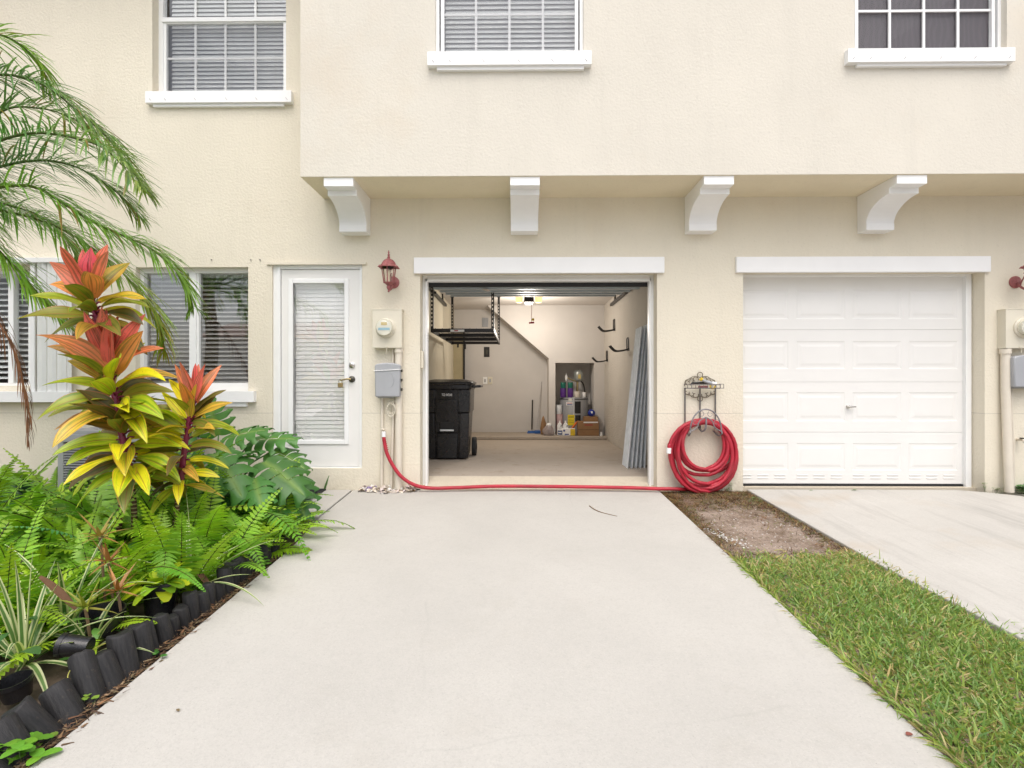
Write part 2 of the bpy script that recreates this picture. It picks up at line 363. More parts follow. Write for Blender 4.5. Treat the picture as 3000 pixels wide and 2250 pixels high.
b = MB(); b.box(-60, 60, -30, -8.97, SL*-9-.3, SL*-9-.012); st(b.build('road', concrete('bounce_court_concrete', (.56, .54, .50), .4, .2), org=(0, -9, 0)))  # unseen court, made pale and broad to bounce light under the overhang
# bare dirt strip between the drives: lightly humped sheet
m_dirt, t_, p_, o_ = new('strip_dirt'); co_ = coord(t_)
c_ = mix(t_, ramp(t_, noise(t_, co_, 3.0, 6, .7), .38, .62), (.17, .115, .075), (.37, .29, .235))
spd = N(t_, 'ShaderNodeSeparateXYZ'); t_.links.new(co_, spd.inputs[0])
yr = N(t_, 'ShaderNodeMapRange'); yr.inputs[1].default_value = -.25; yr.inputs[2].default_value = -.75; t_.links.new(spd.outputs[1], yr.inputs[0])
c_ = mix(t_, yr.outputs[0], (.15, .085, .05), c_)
c_ = mix(t_, ramp(t_, noise(t_, co_, 45, 4, .7), .50, .70), c_, (.45, .38, .32))
c_ = mix(t_, ramp(t_, noise(t_, co_, 90, 3, .7), .52, .68), c_, (.09, .055, .035))
t_.links.new(c_, p_.inputs['Base Color']); p_.inputs['Roughness'].default_value = .95
bumpn(t_, p_, noise(t_, co_, 55, 6, .7), .9, .012)
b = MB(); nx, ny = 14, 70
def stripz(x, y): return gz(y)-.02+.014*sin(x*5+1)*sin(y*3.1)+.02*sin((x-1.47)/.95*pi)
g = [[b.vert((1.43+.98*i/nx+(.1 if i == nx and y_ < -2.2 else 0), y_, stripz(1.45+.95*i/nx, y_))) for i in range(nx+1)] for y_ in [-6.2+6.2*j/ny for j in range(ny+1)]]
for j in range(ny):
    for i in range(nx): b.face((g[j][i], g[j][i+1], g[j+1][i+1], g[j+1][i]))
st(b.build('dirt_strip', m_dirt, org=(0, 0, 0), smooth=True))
# garage floor, threshold lip and rear step
b = MB(); b.box(-1.27, 1.6, .32, 5.1, -.06, .094); st(b.build('garage_floor', m_gfloor, org=(0, 0, 0), bevel=.01))
b = MB(); b.prism([(-1.06, .0, -.05), (-1.06, .0, .012), (-1.06, .12, .022), (-1.06, .2, .052), (-1.06, .318, .09), (-1.06, .318, -.05)][::-1], (2.52, 0, 0)); st(b.build('garage_threshold', m_lip, org=(0, 0, 0)))
b = MB(); b.box(-1.265, 1.595, 4.15, 5.075, .095, .152); st(b.build('garage_step', m_gfloor, org=(0, 0, 0), bevel=.012))
# ------------------------------------------------------------------ the townhouse
HX0, HX1, HTOP, SOF, BAY = -9.5, 10.5, 6.3, at(1400, 580, 0).z, -.6
house = thing('townhouse', 'cream stucco townhouse row with white trim and an open garage', 'building', (0, 0, 0))
gar = rc(1231, 798, 1925, 1437, 0); gar = (gar[0], gar[1], -.05, at(1550, 798, 0).z)
nbr = rc(2177, 795, 2885, 1437, 0); nbr = (nbr[0], nbr[1], -.05, at(2500, 795, 0).z)
ent = rc(797, 772, 1061, 1372, 0)
lw = rc(397, 783, 727, 1150, 0)
al = rc(-260, 790, 107, 1130, 0)
w1 = rc(446, -160, 838, 267, 0)
bx0 = at(880, 400, BAY).x
b = MB(); WT = .2
b.holes(HX0, HX1, -.3, SOF, [gar, nbr, ent, lw, al], 0, WT)
b.holes(HX0, bx0, SOF, HTOP, [w1], 0, WT)
b.box(HX0, HX0+.2, WT, 8, -.3, HTOP); b.box(HX1-.2, HX1, WT, 8, -.3, HTOP); b.box(HX0, HX1, 8, 8.2, -.3, HTOP)
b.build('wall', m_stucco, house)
w2 = rc(1275, -310, 1710, 152, BAY); w3 = rc(2504, -310, 2950, 143, BAY)
b = MB(); b.holes(bx0, HX1, SOF-.002, HTOP, [w2, w3], BAY, BAY+WT)
b.box(bx0, bx0+.2, BAY+WT, WT, SOF+.2, HTOP); b.box(HX1-.2, HX1, BAY+WT, WT, SOF+.2, HTOP)
b.build('upper_wall', m_stucco2, house)
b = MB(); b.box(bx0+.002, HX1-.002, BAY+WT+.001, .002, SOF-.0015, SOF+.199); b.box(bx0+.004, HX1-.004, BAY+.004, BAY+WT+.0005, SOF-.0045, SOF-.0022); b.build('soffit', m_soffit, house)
b = MB(); b.box(HX0-.15, HX1+.15, BAY-.15, 8.3, HTOP, HTOP+.25); b.build('roof', m_white, house)
b = MB(); b.box(HX0+.2, HX1-.2, WT, 8, 2.95, 3.1); b.build('floor_slab', m_ceil, house)
# corbels under the overhang
cz = lambda y, d: CH-(y-1125)/FP*d
for k, (xa, xb) in enumerate(((950, 1034), (1496, 1580), (2064, 2148), (2629, 2713))):
    c = (at(xa, 530, BAY+.02).x+at(xb, 530, BAY+.02).x)/2; h = .138
    z0 = SOF-.003; f = BAY+.015
    pr = [(0, z0), (f, z0), (f, z0-.083), (f+.105, z0-.083), (f+.105, z0-.135)]
    for j in range(1, 11):
        t = pi/2*(1-j/10); pr.append((f+.105+(.335)*cos(t), z0-.322+.187*sin(t)))
    pr += [(-.15, z0-.322), (-.15, z0-.384), (0, z0-.384)]
    b = MB(); b.prism([(c-h, y, z) for y, z in pr], (2*h, 0, 0))
    b.build('corbel', m_white, house, bevel=.004)
# garage headers
for (x0, y0, x1, y1) in ((1212, 754, 1947, 799), (2158, 752, 2904, 796)):
    X0, X1, Z0, Z1 = rc(x0, y0, x1, y1, -.035); b = MB(); b.box(X0, X1, -.035, .004, Z0, Z1); b.build('garage_header', m_white, house, bevel=.004)
# ------------------------------------------------------------------ windows
def blind(par, X0, X1, Z0, Z1, Y, pitch=.05, tilt=38, w=.05, cords=(.12, .5, .88), col=None):
    b = MB(); n = int((Z1-Z0)/pitch); a = radians(tilt)
    for k in range(n+1):
        z = Z1-.02-k*pitch
        if z < Z0: break
        dy, dz = w/2*cos(a), w/2*sin(a); j = R.uniform(-.0012, .0012)
        pts = [(X0, Y-dy, z-dz+j), (X1, Y-dy, z-dz-j), (X1, Y, z+.003), (X0, Y, z+.003)], [(X0, Y, z+.003), (X1, Y, z+.003), (X1, Y+dy, z+dz), (X0, Y+dy, z+dz)]
        for q in pts: b.poly(q)
    b.box(X0, X1, Y-.02, Y+.02, Z1-.02, Z1+.025)
    for c in cords: b.box(X0+(X1-X0)*c-.0012, X0+(X1-X0)*c+.0012, Y-w*.5-.002, Y-w*.5, Z0, Z1)
    return b.build('blind', col or m_blind, par)
def rails(b, X0, X1, Z0, Z1, y0, y1, l, r=None, bt=None, tp=None):
    r = l if r is None else r; bt = l if bt is None else bt; tp = l if tp is None else tp
    b.box(X0, X0+l, y0, y1, Z0, Z1); b.box(X1-r, X1, y0, y1, Z0, Z1); b.box(X0+l, X1-r, y0, y1, Z0, Z0+bt); b.box(X0+l, X1-r, y0, y1, Z1-tp, Z1)
def sill(par, x0, x1, y0, y1, sx0, sx1, y2, Y):
    b = MB(); X0, X1, Z0, Z1 = rc(x0, y0, x1, y1, Y-.06); b.box(X0, X1, Y-.06, Y+.003, Z0, Z1)
    A0, A1, B0, B1 = rc(sx0, y1, sx1, y2, Y-.035); b.box(A0, A1, Y-.035, Y+.003, B0 if B0 < Z0 else Z0-.05, Z0)
    b.mi = 1
    for k in range(6):
        x = X0+.05+(X1-X0-.1)*((0, .11, .33, .56, .78, 1)[k]); s_ = .012*(1 if X0 > 1 else -1)
        b.tube([(x-s_, Y-.0615, Z0+.022), (x, Y-.066, Z0+.034), (x+s_*.6, Y-.0615, Z0+.046)], .0014, 5)
    return b.build('sill', [m_white, m_iron], par, bevel=0)
def upper_window(op, Y, rec, rail_z, mid_z, frac, dark=False):
    X0, X1, Z0, Z1 = op; y = Y+rec; b = MB()
    rails(b, X0, X1, Z0, Z1, y, y+.07, .045 if Y == 0 else .03, bt=.02)
    b.box(X0+.03, X1-.03, y-.006, y+.055, rail_z-.022, rail_z+.022)
    rails(b, X0+.046, X1-.046, Z0+.021, rail_z-.023, y+.01, y+.045, .03, bt=.012, tp=.012)
    w = b.build('window', m_vinyl, house)
    gx0, gx1 = X0+.06, X1-.06; b = MB()
    for f in (.25, .5, .75): b.box(gx0+(gx1-gx0)*f-.011, gx0+(gx1-gx0)*f+.011, y+.022, y+.036, Z0+.03, Z1-.03)
    for z in (mid_z, 2*rail_z-mid_z+.01): b.box(gx0, gx1, y+.0225, y+.0355, z-.010, z+.010)
    b.build('muntin_grid', m_vinyl, w)
    b = MB(); b.box(X0+.03, X1-.03, y+.040, y+.044, Z0+.01, Z1-.02); b.build('pane', m_glassk if dark else m_glass, w)
    b = MB(); b.poly([(X0+.07, y+.018, Z0+.025), (X1-.07, y+.018, Z0+.025), (X1-.07, y+.018, rail_z-.02), (X0+.07, y+.018, rail_z-.02)]) if not dark else b.poly([(X0+.05, y+.05, Z0+.015), (X1-.05, y+.05, Z0+.015), (X1-.05, y+.05, Z1-.03), (X0+.05, y+.05, Z1-.03)])
    b.build('insect_screen', m_scrd if dark else m_scr, w)
    if not dark: blind(w, X0+.075, X1-.06, Z0+.012, Z1-.06, y+.11, .0455, 66, .050)
    return w
u1 = upper_window(w1, 0, .10, at(640, 57, .1).z, at(640, 167, .1).z, 0)
sill(u1, 425, 853, 267, 298, 448, 831, 310, 0)
u2 = upper_window(w2, BAY, .045, at(1500, -78, BAY+.045).z, at(1500, 37, BAY+.045).z, 0)
sill(u2, 1252, 1733, 151, 187, 1280, 1711, 202, BAY)
u3 = upper_window(w3, BAY, .06, at(2700, -92, BAY+.06).z, at(2700, 26, BAY+.06).z, 0, True)
sill(u3, 2485, 2975, 142, 178, 2511, 2950, 191, BAY)
# sliding window behind the red plant
X0, X1, Z0, Z1 = lw; b = MB(); mx0, mx1 = at(557, 900, .08).x, at(576, 900, .08).x
zs = at(600, 1122, .08).z; zt = at(600, 800, .08).z
b.box(X0, X1, .07, .14, zt, Z1); b.box(X0, X1, .06, .14, Z0, zs); b.box(X0, X0+.04, .07, .14, zs, zt); b.box(X1-.008, X1, .07, .14, zs, zt); b.box(mx0, mx1, .065, .14, zs, zt)
b.box(mx1, mx1+.022, .085, .12, zs, zt)
w4 = b.build('window', m_vinyl, house)
b = MB(); b.box(X0+.03, X1-.005, .118, .122, zs-.01, zt+.01); b.build('pane', m_glassr, w4)
blind(w4, X0+.03, X1-.006, zs, zt, .19, .047, 35)
b = MB(); A0, A1, B0, B1 = rc(375, 1146, 743, 1178, -.06); b.box(A0, A1, -.06, .003, B0, B1); c0, c1, e0, e1 = rc(395, 1178, 722, 1191, -.035); b.box(c0, c1, -.035, .003, e0, B0); b.build('sill', m_white, w4)
for x in (530, 620, 735, 762):
    p = at(x, 761, 0); b = MB(); b.tube([p, p+Vector((.004, -.012, -.002))], .006, 6); b.build('wall_anchor', m_iron, house)
# window with folded accordion storm shutter
X0, X1, Z0, Z1 = al; b = MB(); rails(b, X0, X1, Z0, Z1, .06, .12, .03)
for x in (33, 92): c = at(x, 900, .06).x; b.box(c-.028, c+.028, .055, .12, Z0+.03, Z1-.03)
w5 = b.build('window', m_vinyl, house)
b = MB(); b.box(X0+.02, X1-.02, .098, .102, Z0+.02, Z1-.02); b.build('pane', m_glass, w5)
blind(w5, X0+.03, X1-.03, Z0+.03, Z1-.03, .18, .06, 30, .062)
sx1 = at(214, 900, -.05).x; zt2 = at(100, 757, -.06).z; zb2 = at(100, 1178, -.06).z; b = MB()
b.box(X0-.3, sx1, -.10, .003, zt2-.05, zt2); b.box(X0-.3, sx1, -.10, .003, zb2, zb2+.11); b.box(X1+.0, X1+.045, -.075, .003, zb2+.11, zt2-.05)
for k in range(7):
    x = X1+.06+k*.052
    if x+.05 < sx1: b.prism([(x, -.06, zb2+.11), (x+.026, -.095 if k % 2 else -.085, zb2+.11), (x+.05, -.06, zb2+.11)][::-1], (0, 0, zt2-.05-zb2-.11))
b.build('storm_shutter', m_vinyl, house, bevel=.002)
# ------------------------------------------------------------------ entry door
X0, X1, Z0, Z1 = ent; b = MB()
rails(b, X0+.0, X1-.0, Z0, Z1, .03, .16, .075, .035, .012, .05)
dx0, dx1, dz0, dz1 = X0+.075, X1-.035, Z0+.012, Z1-.05
b.box(X0+.045, X0+.074, .018, .0299, Z0, Z1-.03); b.box(X1-.02, X1-.008, .018, .0299, Z0, Z1-.03); b.box(X0+.045, X1-.008, .018, .0299, Z1-.03, Z1-.012)
b.build('door_frame', m_vinyl, house)
gx0, gx1, gz0_, gz1_ = rc(855, 826, 1015, 1293, .05)
b = MB(); b.holes(dx0+.004, dx1-.004, dz0+.004, dz1-.004, [(gx0, gx1, gz0_, gz1_)], .045, .09)
door = b.build('entry_door', m_door, house, bevel=.002)
b = MB(); rails(b, gx0-.03, gx1+.03, gz0_-.03, gz1_+.03, .03, .0455, .03+.018); b.build('glazing_frame', m_vinyl, door, bevel=.006)
b = MB(); b.box(gx0, gx1, .055, .059, gz0_, gz1_); b.build('pane', m_glassd, door)
blind(door, gx0+.012, gx1-.012, gz0_+.015, gz1_-.02, .125, .0435, 79, .048, (.2, .8), M('door_blind', (.90, .90, .88), .5, var=.02))
b = MB(); b.box(gx0-.05, gx1+.05, .17, .175, gz0_-.05, gz1_+.05); b.build('blackout_panel', m_white, door)
for py in (862, 1078): 
    p = at(814, py, .03); b = MB(); b.box(p.x-.012, p.x+.006, .024, .046, p.z-.05, p.z+.05); b.tube([(p.x-.004, .022, p.z-.05), (p.x-.004, .022, p.z+.05)], .006, 8); b.build('hinge', m_vinyl, door)
p = at(1031, 1070, .04); b = MB(); b.lathe([(.032, .0), (.032, .012), (.024, .018), (.012, .02)], 20, (p.x, .045, p.z), 'Y'); b.build('deadbolt', m_chrome, door, auto=40)
p = at(1031, 1111, .04); b = MB(); b.lathe([(.034, 0), (.034, .008), (.026, .016), (.013, .02), (.013, .045)], 20, (p.x, .045, p.z), 'Y')
b.mi = 1; b.tube(cat([(p.x, .0, p.z), (p.x-.03, -.004, p.z+.002), (p.x-.07, -.002, p.z-.004), (p.x-.11, .004, p.z-.012)], 5), lambda t: .011-.004*t, 10); b.build('lever_handle', [m_dkbr, m_brass], door, auto=40)
lk = thing('padlock', 'small brass padlock hanging from the white door lever', 'lock', (p.x-.105, -.0, p.z-.07))
b = MB(); b.box(p.x-.133, p.x-.083, -.012, .012, p.z-.085, p.z-.038); b.build('lock_body', m_brass, lk, bevel=.004)
b = MB(); b.tube([(p.x-.124, 0, p.z-.038), (p.x-.124, 0, p.z-.014), (p.x-.108, 0, p.z-.002), (p.x-.092, 0, p.z-.014), (p.x-.092, 0, p.z-.038)], .004, 6); b.build('shackle', m_chrome, lk)
b = MB(); c0, c1, e0, e1 = rc(780, 769, 1072, 773, -.02); b.box(c0, c1, -.02, .003, e0-.004, e1+.004); b.build('drip_cap', m_stucco, house)
# ------------------------------------------------------------------ closed garage door (neighbour)
def panel_door(X0, X1, secs, cols, Y, name, m, par):
    b = MB(); e = .0012
    for (a, z) in secs['sec']:
        hs = []
        for (p0, p1) in cols:
            hs.append((p0, p1, secs['pan'][(a, z)][0], secs['pan'][(a, z)][1]))
        b.holes(X0, X1, a+e, z-e, hs, Y, Y+.04)
        for (p0, p1, q0, q1) in hs:
            def rect(i, y): return [b.vert(p) for p in ((p0+i, Y+y, q0+i), (p1-i, Y+y, q0+i), (p1-i, Y+y, q1-i), (p0+i, Y+y, q1-i))]
            L = [rect(0, 0), rect(.014, .0045), rect(.036, .0045), rect(.06, .0005)]
            for A, B in zip(L, L[1:]):
                for k in range(4): b.face((A[k], A[(k+1) % 4], B[(k+1) % 4], B[k]))
            b.face(L[-1])
        b.box(X0, X1, Y+.02, Y+.038, z-e, z+e)
    return b.build(name, m, par)
YD = .19
z_ = lambda y: at(2500, y, YD).z; x_ = lambda x: at(x, 1125, YD).x
secs = {'sec': [(z_(1417), z_(1266)), (z_(1266), z_(1119)), (z_(1119), z_(966)), (z_(966), z_(810))], 'pan': {}}
for s_, (t0, t1) in zip(secs['sec'], ((1298, 1378), (1149, 1234), (999, 1081), (848, 935))): secs['pan'][s_] = (z_(t1), z_(t0))
cols = [(x_(a), x_(a+144)) for a in (2166, 2332, 2497, 2662)]
gd = panel_door(x_(2150), x_(2822), secs, cols, YD, 'garage_door', m_door, house)
m_slot = M('vent_shadow_white', (.76, .755, .735), .6)
for ci in range(4):
    for k in range(3):
        xa = x_(2177+ci*165+k*50-8); 
        for yy in (1392, 1401): b = MB(); b.box(xa, xa+.115, YD-.006, YD+.001, z_(yy+1.5), z_(yy-1.5)); b.build('vent_slot', m_slot, gd, bevel=.002)
p = at(2484, 1191, YD); b = MB(); b.lathe([(.022, 0), (.022, .008), (.011, .012), (.011, .035)], 16, (p.x, YD, p.z), 'Y'); b.tube(cat([(p.x-.028, YD-.036, p.z+.006), (p.x, YD-.04, p.z), (p.x+.03, YD-.04, p.z-.001), (p.x+.062, YD-.036, p.z-.001)], 4), lambda t: .011-.005*abs(t-.35), 8); b.build('handle', m_chrome, gd, auto=50)
b = MB(); b.box(x_(2150), x_(2822), YD-.01, YD+.04, z_(1424), z_(1418)); b.build('bottom_seal', m_rubber, gd)
b = MB(); zt_ = nbr[3]; Xr = nbr[1]
b.box(x_(2820), x_(2836), YD-.045, YD+.05, -.04, zt_); b.box(nbr[0], x_(2820), YD-.045, YD+.05, z_(812), zt_); b.box(x_(2836), Xr, YD-.03, YD+.05, -.04, zt_)
b.build('garage_door_frame', m_vinyl, house, bevel=.003)
b = MB(); b.box(nbr[0], nbr[1], .1, .32, -.05, .016); b.build('door_threshold', m_lip, house)
b = MB(); b.box(nbr[0]-.2, nbr[1]+.2, .26, .3, -.05, zt_+.1); b.build('garage_door_backing', m_dark, house)
# ------------------------------------------------------------------ open garage
YF = .14
xg = lambda x: at(x, 1125, YF).x; zg = lambda y: at(1550, y, YF).z
b = MB(); i0, i1, zt = xg(1253.5), xg(1901), zg(825)
b.box(gar[0], i0, YF, YF+.06, .0, gar[3]); b.box(i1, gar[1], YF, YF+.06, .0, gar[3]); b.box(i0, i1, YF, YF+.06, zt, gar[3])
b.box(gar[0]+.03, i0+.0, YF-.022, YF-.0005, .01, gar[3]-.04); b.box(i1, gar[1]-.03, YF-.022, YF-.0005, .01, gar[3]-.04); b.box(gar[0]+.03, gar[1]-.03, YF-.022, YF-.0005, zt, gar[3]-.04)
b.build('garage_door_frame', m_vinyl, house, bevel=.004)
b = MB(); b.box(i0, i1, YF+.055, YF+.085, zt-.035, zt+.03); b.build('weather_seal', m_rubber, house)
GL, GR, GB, GC = -1.27, 1.6, 5.08, 2.57; FZ = .094; SZ = .152
b = MB(); b.box(GL-.1, GL, .2, GB, -.05, GC); b.build('garage_wall', M('garage_side_bounce_tone', (.60, .55, .43), .8, var=.05, vs=2.5, bump=.25), house)  # yellow bounce light on this side wall put into its colour
b = MB(); b.box(GR, GR+.1, .2, GB, -.05, GC); b.build('garage_wall', m_gblock, house)
b = MB(); b.box(GL-.1, GR+.1, GB, GB+.1, -.05, GC); b.build('garage_wall', m_gwall, house)
b = MB(); b.box(GL-.1, GR+.1, .2, GB+.1, GC, GC+.05); b.build('garage_ceiling', m_ceil, house)
YN = 4.5
nb = lambda x, y: (at(x, y, YN).x, at(x, y, YN).z)
pl = [nb(1608, 1275)[0:1]+(SZ,), (nb(1627, 0)[0], SZ), nb(1627, 1063), nb(1741, 1063), (nb(1741, 0)[0], SZ), (GR, SZ), (GR, GC), (nb(1430, 0)[0], GC), nb(1430, 897), nb(1608, 1050)]
b = MB(); b.prism([(x, YN, z) for x, z in pl], (0, GB-.001-YN, 0)); b.build('stair_wall', m_gwall, house)
b = MB(); b.box(GL, at(1357, 1100, 4.9).x, 4.92, GB, SZ, 2.1); b.build('interior_door', M('tan_door', (.44, .38, .24), .55), house)
b = MB(); X = at(1360, 1100, 4.9).x; b.box(X-.022, X-.001, 4.9, GB, SZ, 2.15); b.build('door_gap', m_dark, house)
b = MB(); b.box(X+.01, nb(1606, 0)[0], GB-.012, GB, SZ, SZ+.075); b.build('baseboard', m_gwall, house)
# raised sectional door under the ceiling
b = MB(); y0, z0, y1, z1 = .24, 2.175, 2.35, 2.40; X0, X1 = i0-.03, i1+.03
for k in range(4):
    a0, a1 = k/4+.003, (k+1)/4-.003; ya, yb = y0+(y1-y0)*a0, y0+(y1-y0)*a1; za, zb = z0+(z1-z0)*a0, z0+(z1-z0)*a1
    b.prism([(X0, ya, za), (X0, ya, za+.045), (X0, yb, zb+.045), (X0, yb, zb)], (X1-X0, 0, 0))
    b.prism([(X0, ya, za-.018), (X0, ya, za), (X0, ya+.05, za+.005), (X0, ya+.05, za-.013)], (X1-X0, 0, 0))
    b.prism([(X0, yb-.05, zb-.023), (X0, yb-.05, zb-.005), (X0, yb, zb), (X0, yb, zb-.018)], (X1-X0, 0, 0))
od = b.build('garage_door', m_tin, house); tag(od, 'raised garage door seen from below')
b = MB(); b.box(X0, X1, y0-.035, y0-.002, z0-.03, z0+.05); b.build('bottom_seal', m_rubber, od)
b = MB(); p = at(1418, 848, .5); b.prism([(p.x-.025, .62, 2.183), (p.x+.03, .62, 2.183), (p.x+.05, .92, 2.216), (p.x+.0, .92, 2.216)], (0, 0, .012)); b.build('label_sticker', M('tape', (.55, .50, .44), .7), od)
for x in (GL+.03, GR-.03):
    b = MB(); b.box(x-.02, x+.02, .3, 3.6, 2.42, 2.46); b.box(x-.012, x+.012, 3.2, 3.24, 2.46, GC)
    for k in range(4): b.tube([(x+(-.02 if x > 0 else .02), y0+(y1-y0)*(k+.5)/4, 2.40), (x+(-.07 if x > 0 else .07), y0+(y1-y0)*(k+.5)/4, 2.40)], .018, 8)
    b.build('door_track', m_blackm, od)
# opener with its two lit lamps
yo = 2.85; p = at(1550, 875, yo); zb = at(1550, 886, yo).z
op = thing('garage_door_opener', 'ceiling mounted garage door opener with two glowing lamp covers', 'opener', (p.x, yo, zb))
b = MB(); b.box(p.x-.075, p.x+.075, yo, yo+.42, zb+.008, zb+.15); b.box(p.x-.02, p.x+.02, .35, yo, 2.50, 2.54); b.box(p.x-.09, p.x-.07, yo+.1, yo+.13, zb+.15, GC); b.box(p.x+.07, p.x+.09, yo+.1, yo+.13, zb+.15, GC); b.build('motor_housing', m_blackm, op, bevel=.008)
m_lens = emat('lamp_lens', (1., .68, .32), .8)
for s_ in (-1, 1):
    b = MB(); b.lathe([(.0, -.085), (.045, -.085), (.06, -.03), (.07, .08), (.07, .12)], 16, (p.x+s_*.155, yo+.15, zb+.105), 'Z'); b.build('lamp_cover', m_lens, op, auto=50)
ll = bpy.data.lights.new('opener_lamp', 'POINT'); ll.energy = 38; ll.color = (1, .92, .82); ll.shadow_soft_size = .12
lo = bpy.data.objects.new('opener_lamp', ll); COLL.objects.link(lo); lo.location = (p.x, yo+.55, zb-.30)
pc = at(1557, 890, yo); pe = at(1557, 948, yo)
pr_ = thing('pull_cord', 'red release handle on a cord below the opener', 'cord', (pe.x, yo-.1, pe.z))
b = MB(); b.tube([(pc.x, yo-.1, zb+.03), (pc.x, yo-.1, pe.z)], .0035, 6); b.build('cord', M('red_cord', (.35, .09, .07)), pr_)
b = MB(); b.tube([(pe.x-.04, yo-.1, pe.z-.002), (pe.x+.04, yo-.1, pe.z+.006)], .014, 8); b.build('handle', m_red, pr_)
b = MB(); q = at(1561, 936, yo-.1); b.box(q.x-.022, q.x+.022, yo-.102, yo-.098, q.z-.018, q.z+.018); b.build('warning_tag', M('yellow_tag', (.75, .50, .03)), pr_)
# ------------------------------------------------------------------ wall lanterns
m_seed = glassmat('lantern_glass', (.97, .95, .92), .04, 1.0); m_candle = M('candle_sleeve', (.80, .70, .52), .5)
def lantern(px, py, label, group):
    p = at(px, py, 0); L = thing('wall_lantern', label, 'wall lamp', (p.x, 0, p.z), group)
    x, y, z = p.x, -.21, p.z
    b = MB(); b.lathe([(.062, 0), (.062, .012), (.05, .022), (.03, .028)], 24, (x, 0, z), 'Y'); b.build('wall_plate', m_redm, L, auto=40)
    b = MB(); b.tube(cat([(x, -.02, z-.01), (x, -.08, z-.07), (x, -.16, z-.10), (x, y, z-.065)], 6), .011, 10)
    b.tube(cat([(x, -.06, z-.05), (x, -.075, z-.01), (x, -.10, z+.03), (x, -.115, z+.06), (x, -.10, z+.075)], 5), .006, 8)
    b.lathe([(.006, -.135), (.012, -.125), (.007, -.115), (.016, -.10), (.022, -.085), (.016, -.07), (.034, -.052), (.055, -.042)], 18, (x, y, z)); b.build('arm', m_redm, L, auto=50)
    b = MB(); b.lathe([(.052, -.044), (.052, -.036), (.052, -.036)], 6, (x, y, z), ph=pi/6)
    for j in range(6):
        a = pi/6+j*pi/3; b.tube([(x+.05*cos(a), y+.05*sin(a), z-.04), (x+.074*cos(a), y+.074*sin(a), z+.115)], .005, 6)
    b.lathe([(.076, .112), (.078, .122), (.07, .124)], 6, (x, y, z), ph=pi/6); b.build('cage', m_redm, L)
    b = MB(); b.lathe([(.047, -.036), (.071, .113)], 6, (x, y, z), ph=pi/6, cap=False); b.build('glass_panel', m_seed, L)
    b = MB(); b.lathe([(.012, -.04), (.014, .03), (.016, .04), (.02, .06), (.016, .085), (.004, .10)], 12, (x, y, z)); b.build('bulb', m_candle, L, auto=50)
    b = MB(); b.lathe([(.098, .112), (.096, .122), (.074, .14), (.062, .165), (.045, .185), (.02, .198), (.012, .205), (.016, .215), (.008, .225), (.013, .237), (.006, .25), (.009, .262), (.002, .285)], 24, (x, y, z))
    for j in range(6):
        a = pi/6+j*pi/3; b.tube([(x+.09*cos(a), y+.09*sin(a), z+.118), (x+.112*cos(a), y+.112*sin(a), z+.108)], lambda t: .012*(1-t)+.003, 6)
    b.build('roof_cap', m_redm, L, auto=40); return L
lantern(1153, 828, 'weathered red coach lantern between the glass door and the open garage', 'red wall lanterns')
lantern(2973, 827, 'red wall lantern cut off at the right edge beyond the closed garage', 'red wall lanterns')
# ------------------------------------------------------------------ meters, boxes, pipes
m_lcd = M('meter_face', (.72, .70, .62), .4, var=.05); m_blue = M('meter_label_blue', (.30, .50, .62)); m_globe = glassmat('meter_globe', (.97, .97, .95), .03, .9)
def meter(x0, y0, x1, y1, mx, my, label):
    Y = -.10; X0, X1, Z0, Z1 = rc(x0, y0, x1, y1, Y); c = at(mx, my, Y)
    T = thing('electric_meter', label, 'electric meter', ((X0+X1)/2, 0, Z0), 'electric meters')
    b = MB(); b.box(X0, X1, Y, .002, Z0, Z1); b.box(X0-.006, X1+.006, Y-.004, .0, Z1-.004, Z1+.006); b.box((X0+X1)/2-.02, (X0+X1)/2+.01, Y-.008, Y, Z0+.002, Z0+.02); b.tube([((X0+X1)/2, Y-.006, Z0), ((X0+X1)/2-.004, Y-.008, Z0-.05)], .004, 5); b.build('meter_box', m_boxc, T, bevel=.005)
    b = MB(); b.lathe([(.1, .0), (.1, .012), (.088, .022), (.088, .03)], 28, (c.x, Y, c.z), 'Y'); b.build('meter_ring', m_boxc, T, auto=40)
    b = MB(); b.lathe([(.078, .028), (.078, .07), (.0, .07)], 28, (c.x, Y, c.z), 'Y')
    b.mi = 1; b.box(c.x-.058, c.x+.058, Y-.0725, Y-.0702, c.z-.028, c.z-.004); b.mi = 2; b.box(c.x-.03, c.x+.03, Y-.0725, Y-.0702, c.z+.022, c.z+.052); b.build('meter_dial', [m_lcd, m_blue, M('meter_plate', (.55, .42, .16))], T, auto=40)
    b = MB(); b.lathe([(.086, .026), (.086, .075), (.078, .1), (.05, .112), (.0, .115)], 28, (c.x, Y, c.z), 'Y', cap=False); b.build('globe', m_globe, T, smooth=True); return T
meter(1091, 907, 1177, 1019, 1130, 961, 'cream meter box on the wall beside the open garage')
meter(2947, 906, 3036, 1020, 2998, 960, 'cream meter box at right edge beyond the closed garage')
def pipe(pts, r, label, collar=True, grp='conduits on the wall', n=14):
    b = MB(); b.tube(pts, r, n)
    if collar: z = pts[0].z; b.tube([pts[0], pts[0]-Vector((0, 0, .05))], r*1.25, n)
    return tag(b.build('conduit', m_pipe, auto=50), label, 'pipe', grp)
def V(px, py, Y): return at(px, py, Y)
def vp(x0, y0, x1, y1, Y): a, c = V(x0, y0, Y), V(x1, y1, Y); return [a, (a+c)/2, c]
p_ = pipe(vp(1168, 1019, 1168, 1433, -.045), .037, 'wide cream conduit dropping from the meter box to the shell pile')
pipe(vp(1120, 1160, 1118, 1434, -.022), .0165, 'narrow cream pipe with the hose tap below the grey box', False)
